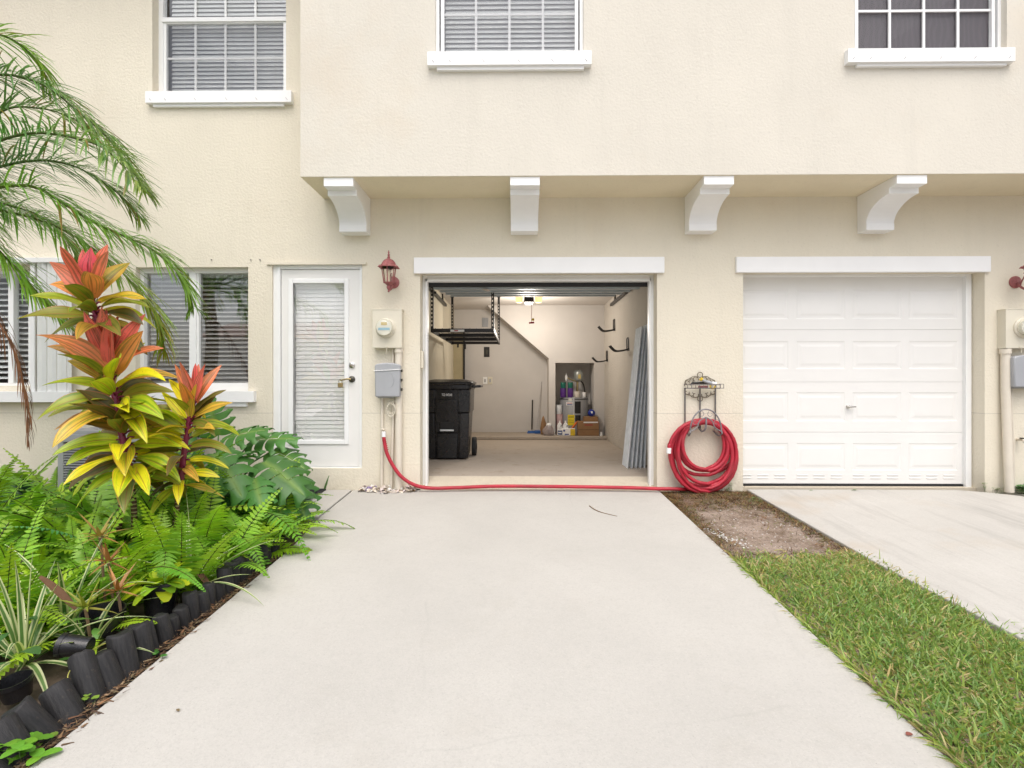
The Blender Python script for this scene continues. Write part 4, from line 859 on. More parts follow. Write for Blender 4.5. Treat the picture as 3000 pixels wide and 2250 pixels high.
def can(px, pyb, pyt, wpx, m, Y, label, catg='tin', name='storage_tin', grp=None, lid=None, zbase=None):
    q = at(px, pyb, Y); r = wpx/2*(Y+CD)/FP; h = (pyb-pyt)*(Y+CD)/FP; z = q.z if zbase is None else zbase
    T = thing(name, label, catg, (q.x, Y, z), grp); b = MB(); b.lathe([(r*.96, z+.001), (r, z+.004), (r, z+h*.9), (r*.97, z+h*.92)], 20, (q.x, Y, 0)); b.build('tin_body', m, T, auto=40)
    b = MB(); b.lathe([(r*1.03, z+h*.9), (r*1.03, z+h), (r*.9, z+h), (r*.88, z+h*.985), (0, z+h*.985)], 20, (q.x, Y, 0)); b.build('lid', lid or m, T, auto=40); return z+h
zz1 = can(1650, 1164, 1137, 17, m_purple, 4.66, 'purple tin on the heater with a green tin on top, left of pair', zbase=ztop+.003, grp='coffee tins on the heater')
can(1650, 1137, 1120, 15, m_green, 4.66, 'green tin stacked on the left purple tin above the heater', zbase=zz1+.001, grp='coffee tins on the heater')
zz2 = can(1671, 1164, 1137, 17, m_purple, 4.64, 'purple tin on the heater nearer the white jars', zbase=ztop+.003, grp='coffee tins on the heater')
can(1671, 1137, 1120, 15, m_green, 4.64, 'green tin stacked on the purple tin nearer the tank', zbase=zz2+.001, grp='coffee tins on the heater')
m_jar = M('cream_jar', (.66, .60, .52), .4)
can(1691, 1160, 1142, 17, m_jar, 4.62, 'wide cream jar on the water heater below the tank', 'jar', 'jar', zbase=ztop+.003); can(1711, 1160, 1145, 11, m_white, 4.68, 'small white jar at the right of the heater top', 'jar', 'jar', zbase=ztop+.003)
m_pink = M('pink_can', (.62, .42, .42), .4, var=.1)
z5 = can(1639, 1276, 1217, 19, m_pink, 4.62, 'tall pale pink paint can beside the heater', 'paint can', 'paint_can', zbase=SZ)
can(1638, 1217, 1190, 17, m_steel, 4.62, 'shiny silver paint can standing on the pink can', 'paint can', 'paint_can', zbase=z5+.001)
YF2 = 4.38
def jug(px, label):
    q = at(px, 1274, YF2); T = thing('detergent_jug', label, 'jug', (q.x, YF2, SZ), 'white detergent jugs'); b = MB(); x = q.x; b.mi = 0
    b.box(x-.048, x+.048, YF2-.035, YF2+.035, SZ+.115, SZ+.19); b.prism([(x-.048, YF2-.035, SZ+.19), (x+.048, YF2-.035, SZ+.19), (x+.012, YF2-.03, SZ+.245), (x-.012, YF2-.03, SZ+.245)], (0, .06, 0)); b.box(x-.05, x+.05, YF2-.04, YF2+.04, SZ+.001, SZ+.115); b.build('jug_body', m_white, T, bevel=.012)
    b = MB(); b.box(x-.04, x+.04, YF2-.0425, YF2-.0405, SZ+.02, SZ+.095); b.mi = 1; b.box(x-.03, x+.03, YF2-.0445, YF2-.0427, SZ+.045, SZ+.07); b.build('label', [M('navy_label', (.03, .07, .22)), m_white], T)
    b = MB(); b.lathe([(.016, SZ+.246), (.016, SZ+.272)], 12, (x, YF2, 0)); b.build('cap', m_white, T)
    b = MB(); b.tube([(x+.02, YF2-.037, SZ+.16), (x+.03, YF2-.037, SZ+.2)], .012, 6); b.build('grip_hole', m_grey, T)
jug(1640, 'white jug with navy label beside the plastic bag'); jug(1657, 'white jug behind the white and yellow carton')
def carton(x0, y0, x1, y1, Y, dep, m, label, name, cat_='box', extra=None):
    a, c = at(x0, y1, Y), at(x1, y0, Y); T = thing(name, label, cat_, ((a.x+c.x)/2, Y, a.z)); b = MB(); b.box(a.x, c.x, Y, Y+dep, a.z+.001, c.z); b.build('box_body', m, T, bevel=.004)
    for (u0, u1, v0, v1, mm, nm) in extra or ():
        b = MB(); b.box(a.x+(c.x-a.x)*u0, a.x+(c.x-a.x)*u1, Y-.002, Y-.0003, a.z+(c.z-a.z)*v0, a.z+(c.z-a.z)*v1); b.build(nm, mm, T)
    return a, c
m_card = M('cardboard', (.30, .165, .075), .75, var=.12); m_blu = M('print_blue', (.05, .07, .3))
Yc = 4.27
carton(1648, 1256, 1685, 1276.5, Yc, .12, m_white, 'white and yellow carton lying on the step', 'product_carton', 'box', ((.62, .99, .03, .97, my, 'print_panel'), (.06, .2, .6, .85, m_blu, 'print_mark'), (.18, .5, .12, .28, m_blu, 'print_line')))
a, c = carton(1694, 1235, 1755, 1277, Yc+.03, .26, m_card, 'larger cardboard box on the garage step with white tape', 'cardboard_box', 'box', ((.25, .95, .9, .985, m_white, 'tape_strip'), (.3, .7, .72, .8, M('print_red', (.35, .05, .04)), 'print_line'), (.0, 1., .42, .44, m_dark, 'flap_seam')))
carton(1712, 1221, 1752, 1235, Yc+.06, .2, m_card, 'smaller cardboard box stacked on the larger box', 'cardboard_box')
q = at(1733, 1210, Yc+.14); b = MB(); b.ball((q.x, Yc+.14, q.z), .068, 20, 14); b.mi = 1; b.ball((q.x, Yc+.14-.058, q.z+.01), .02, 10, 6, (1, .6, 1.4)); tag(b.build('ball', [M('blue_ball', (.01, .03, .28), .3), m_white], smooth=True), 'shiny blue ball on top of the cardboard boxes', 'ball')
q0, q1 = at(1679, 1253, Yc-.0), at(1688, 1240, Yc+.0); b = MB(); b.tube([at(1676, 1255, 4.42), at(1689, 1238, 4.42)], .02, 8); b.tube([at(1689, 1238, 4.42), at(1692, 1234, 4.42)], .008, 8); tag(b.build('caulk_tube', M('orange', (.72, .16, .03), .4), auto=50), 'orange tube leaning beside the cardboard boxes', 'tube')
b = MB(); q = at(1762, 1273, 4.2); b.box(q.x-.02, q.x+.02, 4.2, 4.24, SZ, SZ+.07); tag(b.build('charger', m_white, bevel=.008), 'small white adapter at the right end of the garage step', 'adapter')
# bag, broom, brush
m_bag, t_, p_, o_ = new('clear_bag'); p_.inputs['Base Color'].default_value = (.42, .36, .36, 1); p_.inputs['Roughness'].default_value = .25
tr = N(t_, 'ShaderNodeBsdfTransparent'); mx = N(t_, 'ShaderNodeMixShader'); mx.inputs[0].default_value = .6; t_.links.new(tr.outputs[0], mx.inputs[1]); t_.links.new(p_.outputs[0], mx.inputs[2]); t_.links.new(mx.outputs[0], o_.inputs[0])
def blob(name, px0, px1, py0, py1, Y, m, label, cat_, seed, top=.5, kw=1.):
    a, c = at(px0, py1, Y), at(px1, py0, Y); rr = random.Random(seed); b = MB(); w, h = (c.x-a.x)/2, c.z-a.z; rows = []
    for i in range(13):
        t = i/12; row = []; s_ = (sin(pi*min(1, .12+t*.88))**.6)*(1-(1-top)*t)
        for j in range(18): an = 2*pi*j/18; k = 1+.14*sin(3*an+seed+t*5)+rr.uniform(-.06, .06); row.append(b.vert((a.x+w+w*s_*k*cos(an), Y+.12+w*.8*s_*k*sin(an), SZ+.002+h*t)))
        rows.append(row)
    for A, B_ in zip(rows, rows[1:]):
        for j in range(18): b.face((A[j], A[(j+1) % 18], B_[(j+1) % 18], B_[j]))
    b.face(rows[0][::-1]); b.face(rows[-1]); return tag(b.build(name, m, smooth=True), label, cat_)
blob('plastic_bag', 1587, 1630, 1238, 1276, Yc-.02, m_bag, 'bulging clear plastic bag on the garage step', 'bag', 3, .4)
q = at(1608, 1247, Yc+.05); b = MB(); b.ball((q.x, Yc+.1, q.z), .05, 12, 8, (1, .8, .9)); tag(b.build('white_bottle', m_white, smooth=True), 'white bottle poking from the clear plastic bag', 'bottle')
blob('paper_bag', 1582, 1603, 1206, 1262, 4.42, m_card, 'tall brown paper bag against the stair wall', 'bag', 5, .55)
br = thing('broom', 'broom with black handle and blue head against the rear wall', 'broom', at(1555, 1265, 4.7)); b = MB(); b.tube([at(1558, 1258, 4.8), at(1560, 1172, 5.04)], .013, 8); b.build('broom_handle', m_blackm, br)
m_bl = M('blue_plastic', (.02, .10, .34), .4); q = at(1556, 1265, 4.8); b = MB(); b.prism([(q.x-.06, 4.78, SZ+.05), (q.x+.06, 4.78, SZ+.05), (q.x+.08, 4.77, SZ+.002), (q.x-.08, 4.77, SZ+.002)][::-1], (0, .05, 0)); b.build('broom_head', m_bl, br)
dpn = thing('dustpan', 'blue dustpan with thin grey stick beside the broom', 'dustpan', at(1580, 1264, 4.75)); b = MB(); b.tube([at(1573, 1255, 4.78), at(1587, 1118, 5.06)], .008, 8); b.build('dustpan_stick', M('grey_stick', (.45, .42, .41), .4), dpn)
q = at(1575, 1262, 4.74); b = MB(); b.box(q.x-.06, q.x+.13, 4.72, 4.84, SZ+.001, SZ+.06); b.build('pan', m_bl, dpn, bevel=.01)
for (px, py, w, h, m, l, Y, nm) in ((1426, 1031, .055, .10, m_blackm, 'black wall control below the hanging rack', GB-.015, 'wall_control'), (1421, 1115, .045, .07, m_white, 'white double switch on the rear wall, left of pair', GB-.015, 'light_switch'), (1436, 1115, .045, .07, m_boxc, 'cream outlet plate right of the white switch', GB-.015, 'outlet'), (1421, 944, .06, .09, m_grey, 'grey control plate seen through the hanging rack', GB-.015, 'wall_control')):
    q = at(px, py, Y); T = thing(nm, l, 'wall plate', (q.x, GB, q.z)); b = MB(); b.box(q.x-w, q.x+w, Y, GB+.001, q.z-h, q.z+h); b.build('plate', m, T, bevel=.006); b = MB(); b.box(q.x-w*.35, q.x+w*.35, Y-.008, Y, q.z-h*.45, q.z+h*.45); b.build('switch', m_grey if m != m_blackm else m_dkbr, T)
# ------------------------------------------------------------------ air conditioner behind the plants
A = at(446, 1300, -.95); ax1 = A.x; ax0 = ax1-.83; ay0, ay1 = -.95, -.15; ag = gz(-.6)-.06; at_ = at(446, 1262, -.95).z
ac = thing('air_conditioner', 'grey louvred air conditioner unit behind the ti plants', 'air conditioner', ((ax0+ax1)/2, -.55, ag))
b = MB(); b.box(ax0+.03, ax1-.03, ay0+.03, ay1-.03, ag, at_-.03); b.build('coil_core', m_dark, ac)
b = MB()
for x in (ax0, ax0+.27, ax0+.54, ax1-.05): b.box(x, x+.05, ay0, ay0+.035, ag, at_-.08)
for y in (ay0+.036, ay0+.36, ay1-.05): b.box(ax1-.035, ax1-.001, y, y+.05, ag, at_-.08)
b.box(ax0-.004, ax1+.003, ay0-.004, ay1+.004, at_-.10, at_-.03); b.box(ax0, ax1, ay0, ay1, ag, ag+.06); b.build('cabinet', m_acg, ac, bevel=.006)
b = MB(); n = 26
for k in range(n):
    z = ag+.08+k*(at_-.2-ag)/n; b.prism([(ax0+.05, ay0+.002, z), (ax0+.05, ay0+.028, z+.012), (ax0+.05, ay0+.028, z+.016), (ax0+.05, ay0+.002, z+.006)][::-1], (.74, 0, 0)); b.prism([(ax1-.004, ay0+.086, z), (ax1-.03, ay0+.086, z+.012), (ax1-.03, ay0+.086, z+.016), (ax1-.004, ay0+.086, z+.006)], (0, .66, 0))
b.build('louvre_panel', m_acg, ac)
b = MB(); b.box(ax0+.0, ax1-.0, ay0, ay1, at_-.03, at_); c = Vector(((ax0+ax1)/2, (ay0+ay1)/2, 0))
for k in range(8): r = .06+k*.038; b.tube([(c.x+r*cos(2*pi*j/28), c.y+r*sin(2*pi*j/28), at_+.012) for j in range(28)], .004, 5, closed=True)
b.build('fan_guard', m_acg, ac, bevel=.01)
b = MB(); b.box(ax0+.5, ax0+.56, ay0-.006, ay0-.004, at_-.075, at_-.05); b.build('rating_label', m_white, ac)
p = at(692, 1264, -.01); b = MB(); b.lathe([(.03, 0), (.026, .02), (.014, .022)], 14, (p.x-.03, 0, p.z), 'Y'); b.lathe([(.026, 0), (.022, .025), (.01, .027)], 14, (p.x+.035, 0, p.z), 'Y'); tag(b.build('wall_fitting', m_brass, auto=40), 'pair of brass wall fittings above the big split leaves', 'fitting')
# house across the road, seen only as a reflection in the glass
oh = thing('house_across_road', 'plain cream house across the road, mirrored in the windows', 'building', (0, -32, gz(-9)))
b = MB(); b.box(-22, 22, -40, -32, gz(-9)-.1, 4.4); b.build('wall', m_stucco2, oh)
b = MB(); b.prism([(-22.5, -31.4, 4.4), (-22.5, -36, 5.8), (-22.5, -40.6, 4.4)][::-1], (45, 0, 0)); b.build('roof', M('roof_tile', (.25, .16, .12), .8), oh)
for x in (-15, -9, -3, 3, 9, 15):
    b = MB(); b.box(x-.7, x+.7, -32.0, -31.95, 1.2, 2.9); f = b.build('window', m_vinyl, oh); b = MB(); b.box(x-.62, x+.62, -31.945, -31.94, 1.28, 2.82); b.build('pane', m_dark, f)
    if 0: b = MB(); b.box(x-1.3, x+1.3, -32, -31.94, gz(-9), 1.8); b.build('garage_door', m_door, oh)
# ------------------------------------------------------------------ plants
m_fern = leafmat('fern_leaf', .45, .30, vs=18); m_palm = leafmat('palm_leaf', .35, .22, vs=8); m_ti = leafmat('ti_leaf', .38, .22, stripes=.65, vs=9)
m_mon = leafmat('monstera_leaf', .44, .15, vs=9); m_spider = leafmat('striped_leaf', .42, .25, margin=(.62, .64, .36)); m_succ = leafmat('succulent_leaf', .5, .12, vs=20); m_grass = leafmat('grass_blade', .45, .25, vs=6)
m_stem = M('magenta_stem', (.20, .012, .05), .4, var=.3, vs=18); m_bark = M('palm_bark', (.20, .16, .11), .85, var=.3, vs=30, bump=.6, bs=60); m_deadpalm = M('dead_frond', (.23, .10, .045), .75, var=.35, vs=12)
m_ring, t_, p_, o_ = new('ringed_stem'); sp_ = N(t_, 'ShaderNodeSeparateXYZ'); t_.links.new(coord(t_), sp_.inputs[0])
mm_ = N(t_, 'ShaderNodeMath'); mm_.operation = 'MULTIPLY'; mm_.inputs[1].default_value = 38; t_.links.new(sp_.outputs[2], mm_.inputs[0]); fr_ = N(t_, 'ShaderNodeMath'); fr_.operation = 'FRACT'; t_.links.new(mm_.outputs[0], fr_.inputs[0])
t_.links.new(mix(t_, ramp(t_, fr_.outputs[0], .62, .78), (.10, .035, .025), (.42, .33, .17)), p_.inputs['Base Color']); p_.inputs['Roughness'].default_value = .6
lerp = lambda a, b, t: tuple(x+(y-x)*t for x, y in zip(a, b))
def vary(c, rr, k=.18): f = 1+rr.uniform(-k, k); return (c[0]*f*(1+rr.uniform(-k, k)*.5), c[1]*f, c[2]*f)
# ---- palm with fronds reaching in from the left
def frond(pts, seed, L=.36, col=(.045, .12, .022), tipc=(.30, .36, .05), droop=.85, w=.0064, dens=62, dead=False, par=None, spread=1.0, flat=.0):
    rr = random.Random(seed); P = cat(pts, 14); n = len(P); b = MB()
    b.col = vary(lerp(col, (.16, .19, .03), .5), rr, .1); b.tube(P, lambda t: .011*(1-t)+.002, 6)
    acc = [0]
    for i in range(1, n): acc.append(acc[-1]+(P[i]-P[i-1]).length)
    T = acc[-1]; cnt = int(dens*T)
    for k in range(cnt):
        s_ = (k+.5)/cnt; s_ = .10+.90*s_; d = s_*T
        i = min(max(j for j in range(n) if acc[j] <= d), n-2); f = (d-acc[i])/max(acc[i+1]-acc[i], 1e-6)
        p = P[i].lerp(P[i+1], f); t = (P[i+1]-P[i]).normalized(); sd = t.cross(Vector((0, 0, 1))).normalized(); up = sd.cross(t)
        for sg in (-1, 1):
            l = 1.28*L*(.35+.65*sin(pi*min(1, .18+.82*s_))**.7)*rr.uniform(.85, 1.12)
            dr = t*rr.uniform(.6, .95)+sd*sg*spread*rr.uniform(.55, .95)+up*rr.uniform(-.15, .75)
            c = vary(lerp(tuple(3.1*x for x in col) if not dead else col, tipc, max(0, (s_-.35)/.65)*rr.uniform(.2, 1.0)), rr, .25)
            if rr.random() < .05 and not dead: c = (.30, .20, .05)
            b.ribbon(p, dr, Vector((0, 0, 1)), l, w*rr.uniform(.8, 1.1), 6, droop*rr.uniform(.6, 1.3), lambda q: (sin(pi*(.10+.90*q))**.7 if q < .97 else .05), .3, False, c)
    return b.build('frond', m_palm if not dead else m_deadpalm, par, smooth=True)
PX, PY = -4.35, -1.75
palm = thing('palm_tree', 'feathery green palm arching in from the left edge over the windows', 'palm tree', (PX, PY, gz(PY)))
b = MB(); b.tube([(PX+.03*sin(k), PY, gz(PY)-.1+k*.24) for k in range(12)], lambda t: .10-.03*t+.006*sin(t*70), 12); b.build('trunk', m_bark, palm, smooth=True)
crown = (PX+.02, PY, 2.45)
def fr_px(pts, Y0, Y1, pre=None, **k):
    q = [crown] + ([pre] if pre else []); n = len(pts)
    for j, (x, y) in enumerate(pts): q.append(at(x, y, Y0+(Y1-Y0)*j/(n-1)))
    return frond(q, par=palm, **k)
bl = (.040, .10, .030); yg = (.085, .17, .02)
fr_px([(-150, 130), (-40, 98), (40, 118), (110, 180), (150, 250)], -1.8, -1.5, seed=1, L=.34, col=yg, droop=.8)
fr_px([(-140, 260), (0, 219), (127, 250), (236, 333), (320, 410), (380, 490), (432, 566)], -1.75, -1.45, seed=2, L=.30, col=bl)
fr_px([(-130, 470), (8, 409), (105, 390), (202, 401), (295, 430), (358, 485), (420, 560)], -1.9, -2.1, seed=3, L=.34, col=bl)
fr_px([(-120, 480), (0, 330), (120, 318), (220, 350), (290, 395)], -1.5, -1.0, seed=13, L=.30, col=bl)
fr_px([(-110, 520), (84, 472), (211, 485), (316, 544), (380, 600), (417, 640)], -1.7, -1.3, seed=4, L=.33, col=bl)
fr_px([(-100, 560), (84, 545), (190, 600), (274, 652), (359, 690), (443, 730), (527, 805), (558, 870), (568, 905)], -1.85, -1.5, seed=5, L=.32, col=yg, tipc=(.12, .19, .02))
fr_px([(-90, 600), (100, 640), (230, 700), (359, 800), (422, 873), (464, 945), (485, 1030)], -1.45, -1.1, seed=6, L=.36, col=yg, tipc=(.40, .26, .04), droop=1.0)
fr_px([(-110, 620), (0, 738), (55, 795), (105, 852), (148, 903), (190, 950)], -1.75, -1.55, seed=7, L=.30, col=yg, tipc=(.20, .22, .02))
fr_px([(-150, 560), (20, 600), (130, 640), (210, 720), (250, 800)], -1.3, -.9, seed=12, L=.34, col=bl)
for k, (dx, dy, dz) in enumerate(((-.9, .3, .6), (-.7, -.9, .5), (.0, -1.1, .4), (-.5, .9, .7))):
    c = Vector(crown); frond([c, c+Vector((dx*.5, dy*.5, dz)), c+Vector((dx, dy, dz*.9)), c+Vector((dx*1.5, dy*1.5, dz*.1))], 20+k, par=palm, L=.34, col=bl, dens=40)
q = [crown]+[at(x, y, -1.6) for x, y in ((-180, 700), (-60, 850), (0, 950), (38, 1020), (66, 1110), (80, 1200), (82, 1290))]
df = frond(q, 31, .22, (1, 1, 1), (1, 1, 1), 3.0, .004, 42, True, palm, .35); tag(df, 'dry brown dead frond')
# ---- ti plants
def ti_plant(name, label, stems, tiers, Y, seed, L0, w0, second=None):
    rr = random.Random(seed); base = at(*stems[0], Y); g = Vector((base.x, Y, gz(Y)-.05)); T = thing(name, label, 'ti plant', g)
    P = [g]+[at(x, y, Y) for x, y in stems[1:]]; bare = 2
    b = MB(); b.tube(cat(P[:bare+1], 8), lambda t: .020-.004*t, 10); 
    if second: b.tube(cat([at(x, y, Y+.12) for x, y in second], 6), .019, 10)
    b.build('bare_stem', m_ring, T, smooth=True)
    b = MB(); b.tube(cat(P[bare:], 8), lambda t: .022-.010*t, 10)
    b2 = MB(); 
    for (x0, y0, x1, y1, n, e0, e1, young, ls) in tiers:
        A, B_ = at(x0, y0, Y), at(x1, y1, Y); az = rr.uniform(0, 6)
        for k in range(n):
            t = k/(n-1); p = A.lerp(B_, t**1.15); az += 2.39996+rr.uniform(-.25, .25); el = radians(e0+(e1-e0)*t**1.2+rr.uniform(-8, 8))
            d = Vector((cos(az)*cos(el), sin(az)*cos(el)*.85, sin(el))); l = L0*ls*rr.uniform(.82, 1.12)*(1-.22*max(0, t-.7)/.3); ww = w0*rr.uniform(.85, 1.12)
            old = (.88, .72, .015); mid = (.60, .70, .02); dark = (.16, .24, .025) if L0 > .4 else (.16, .12, .03); red = (.90, .12, .16); org = (.88, .38, .08)
            u = rr.random(); c = lerp(old, mid, u) if u < (.8 if L0 > .4 else .35) else lerp(dark, mid, rr.random())
            if young and t > .60: c = lerp(org, red, min(1, (t-.60)/.2)*rr.uniform(.6, 1)) if u < .85 else lerp(mid, red, .4)
            elif rr.random() < .22: c = lerp(c, org, rr.uniform(.3, .8))
            elif young and rr.random() < .5: c = lerp(dark, mid, rr.random()*.8)
            elif not young and rr.random() < .2: c = dark
            c = vary(c, rr, .12); pet = lerp((.16, .012, .05), c, .15); st_ = l*.16
            b.tube([p, p+d*st_*.6+Vector((0, 0, .01)), p+d*st_], lambda q: .0065, 6)
            prof = lambda q: max(.03, (sin(pi*min(1, (.06+q*.94)**.80))**.85))
            b2.ribbon(p+d*st_*.8, d, Vector((rr.uniform(-.35, .35), -rr.uniform(.35, 1.15), .9)) if abs(d.z) < .8 else Vector((rr.uniform(-.4, .4), -1, .2)), l, ww, 11, rr.uniform(.5, 1.35)*(1-.75*max(0, t-.5)*2), prof, rr.uniform(.20, .60), True, c, None, rr.uniform(.10, .30), rr.uniform(0, 6))
    b.build('stem', m_stem, T, smooth=True); b2.build('leaves', m_ti, T, smooth=True); return T
ti_plant('ti_plant', 'tall red and yellow ti plant with striped leaves in front of the left windows', [(395, 1640), (392, 1480), (378, 1375), (352, 1250), (330, 1130), (305, 1010), (278, 920), (266, 830)],
    [(386, 1385, 350, 1215, 40, -14, 46, False, .92), (350, 1220, 314, 1035, 42, 2, 85, True, 1.0), (290, 955, 266, 845, 28, -12, 84, True, .86)], -2.0, 11, .385, .057, [(352, 1660), (350, 1500), (372, 1400)])
ti_plant('ti_plant', 'smaller dark red ti plant leaning right beside the monstera', [(505, 1600), (518, 1490), (528, 1420), (540, 1320), (555, 1225), (572, 1150)],
    [(520, 1430, 535, 1375, 11, -16, 25, False, .95), (534, 1375, 556, 1235, 20, 0, 55, False, 1.0), (552, 1260, 573, 1165, 18, 15, 85, True, .95)], -1.85, 23, .31, .036)
# ---- ferns
def fern_mesh(seed, n, L, young=0., wide=1.0, erect=0.):
    rr = random.Random(seed); b = MB()
    for k in range(n):
        az = 2*pi*k/n+rr.uniform(-.35, .35); el = radians(rr.uniform(38, 76)+erect); d = Vector((cos(az)*cos(el), sin(az)*cos(el), sin(el))); l = L*rr.uniform(.7, 1.15); p = Vector((cos(az)*.03, sin(az)*.03, -.02)); dr = rr.uniform(.8, 1.7)
        fresh = rr.random() < young; col = (.42, .64, .03) if fresh else lerp((.14, .37, .035), (.38, .62, .04), rr.random()**1.1); col = vary(col, rr, .15)
        m = 27; pl = .085*wide*(l/.55)*rr.uniform(.85, 1.15); pts = []; tw = rr.uniform(-.5, .5)
        for i in range(m+1):
            t = i/m; sd = d.cross(Vector((0, 0, 1))).normalized(); up = sd.cross(d); sd = (sd*cos(tw)+up*sin(tw)).normalized(); pts.append(p.copy())
            if t > .10:
                q = pl*(.55+.45*sin(pi*min(1, t*1.3)))*(1-t**3.2)+.006
                for sg in (-1, 1):
                    a = sd*sg*.96+d*(.12+.45*t)+up*rr.uniform(-.05, .14); c = vary(lerp(col, (.30, .46, .03), .35*t), rr, .12)
                    b.ribbon(p, a, up, q*rr.uniform(.9, 1.08), .0088*wide, 4, rr.uniform(.15, .6), lambda s_: (.55, 1, .86, .52, .05)[int(s_*4+.01)], .22, False, c, side=d)
            d = (d+Vector((0, 0, -dr/m))).normalized(); p = p+d*(l/m)
        b.col = (.07, .06, .02); b.tube(pts[::3], lambda t: .003*(1-t)+.0008, 4, cap=False)
    return b
fern_m = [fern_mesh(100+k, (9, 10, 8, 11, 9, 10, 8)[k], (.52, .58, .64, .50, .60, .55, .46)[k], (.1, .35, .0, .5, .15, .25, .7)[k], (1.0, 1.1, 1.15, .9, 1.05, 1.2, 1.0)[k]).mesh('fern_fronds', m_fern, (0, 0, 0), True) for k in range(7)]
def fern(x, y, k, rz, sc, label, group='sword ferns filling the bed'):
    o = bpy.data.objects.new('sword_fern', fern_m[k]); COLL.objects.link(o); o.location = (x, y, gz(y)-.03); o.rotation_euler = (0, 0, rz); o.scale = (sc, sc, sc)
    return tag(o, label, 'fern', group)
fl = [(-1.99, -1.62, 5, 'bright fern spilling over the driveway edge near the doormat'), (-2.05, -2.02, 3, 'yellow green fern with upright young fronds by the edging'), (-1.98, -2.45, 1, 'fern hanging a frond over the black edging posts'), (-2.42, -1.7, 0, 'fern below the big split monstera leaves'), (-2.45, -2.15, 6, 'lime green fern right of the small ti plant'), (-2.88, -1.62, 4, 'tall fern at the foot of the small ti plant'), (-2.35, -2.62, 2, 'dark fern behind the variegated striped plant'),
      (-2.72, -2.3, 1, 'fern between the two ti plants'), (-3.1, -2.1, 3, 'light green fern at the foot of the tall ti plant'), (-3.3, -1.5, 0, 'fern in front of the air conditioner'), (-3.65, -1.45, 5, 'fern hiding the left half of the air conditioner'), (-2.9, -1.2, 2, 'fern right of the air conditioner'), (-2.72, -2.78, 4, 'broad dark fern in the middle of the bed'), (-3.2, -2.55, 5, 'fern with a bright tip in the middle of the bed'), (-3.65, -2.0, 2, 'tall fern below the hanging palm fronds'), (-3.6, -2.5, 6, 'lime fern at the left of the bed'),
      (-4.05, -1.55, 1, 'arching fern under the dead palm frond'), (-4.15, -2.1, 4, 'fern beside the palm trunk'), (-4.45, -1.2, 0, 'fern below the shuttered window'), (-4.0, -.8, 3, 'fern between wall and air conditioner'), (-4.7, -.7, 2, 'fern against the left wall'), (-3.05, -3.0, 0, 'fern behind the orange succulent'), (-2.65, -3.12, 3, 'low fern behind the front striped plant'), (-3.4, -2.95, 2, 'dark broad fern at the left frame edge'), (-4.05, -2.6, 5, 'fern at the far left of the bed'), (-3.0, -3.35, 4, 'fern behind the front striped plant, at the picture edge'), (-3.5, -3.4, 1, 'fern left of the front striped plant'), (-5.0, -1.7, 5, 'fern left of the palm trunk'), (-4.8, -2.4, 4, 'fern far left behind the palm'), (-2.5, -1.3, 6, 'young fern in the shade of the monstera'), (-2.18, -1.1, 0, 'fern by the lower right monstera leaves')]
fl += [(-2.15, -2.95, 6, 'small lime fern behind the leaning edging posts'), (-2.5, -3.0, 1, 'fern spreading behind the lying black pot'), (-3.3, -2.75, 6, 'lime fern at the left, above the front striped plant'), (-2.95, -2.85, 3, 'light fern above the front striped plant'), (-3.75, -2.35, 5, 'bright fern at the left frame edge, mid bed'), (-2.45, -2.75, 6, 'small lime fern behind the orange succulents'), (-1.9, -1.35, 1, 'fern spilling beside the doormat corner'), (-1.88, -1.85, 5, 'fern overhanging the far edging posts'), (-1.9, -2.2, 0, 'fern overhanging the middle edging posts'), (-2.15, -2.05, 3, 'bright fern behind the middle edging posts'), (-2.5, -2.45, 3, 'light fern in the heart of the bed'), (-2.3, -1.75, 1, 'fern before the lowest monstera leaves'), (-2.85, -2.0, 0, 'fern at the base of the ti plants'), (-3.45, -1.7, 3, 'light fern before the air conditioner'), (-3.0, -2.3, 6, 'lime fern at the heart of the bed'), (-3.9, -1.8, 0, 'fern below the palm fronds at left'), (-2.75, -1.45, 1, 'fern between ti plant and monstera'), (-4.3, -1.0, 5, 'fern at the wall left of the air conditioner'), (-3.5, -2.75, 3, 'light fern left of the succulents'), (-2.55, -1.0, 4, 'fern at the wall under the sliding window'), (-2.2, -1.35, 5, 'fern under the lower right monstera leaves'), (-2.2, -1.85, 1, 'fern just behind the far edging posts'), (-2.62, -1.95, 3, 'fern in front of the small ti plant stem'), (-3.3, -1.85, 6, 'lime fern left of the tall ti plant stem'), (-3.85, -1.15, 1, 'fern arching over the air conditioner top corner'), (-3.45, -2.25, 0, 'fern in the middle left of the bed'), (-2.9, -2.5, 1, 'fern behind the star shaped succulent'), (-4.3, -1.85, 6, 'lime fern beneath the lowest palm frond'), (-3.0, -1.75, 5, 'fern hiding the foot of both ti plants'), (-2.3, -2.25, 0, 'fern leaning to the edging posts'), (-3.9, -2.9, 3, 'fern at the far left front of the bed')]
for k, (x, y, v, l) in enumerate(fl): fern(x, y, v, k*1.7, R.uniform(1.02, 1.22)*(1.42 if (x < -2.55 and y > -2.0) else 1.12 if (x < -2.5 and y > -2.7) else 1), l)
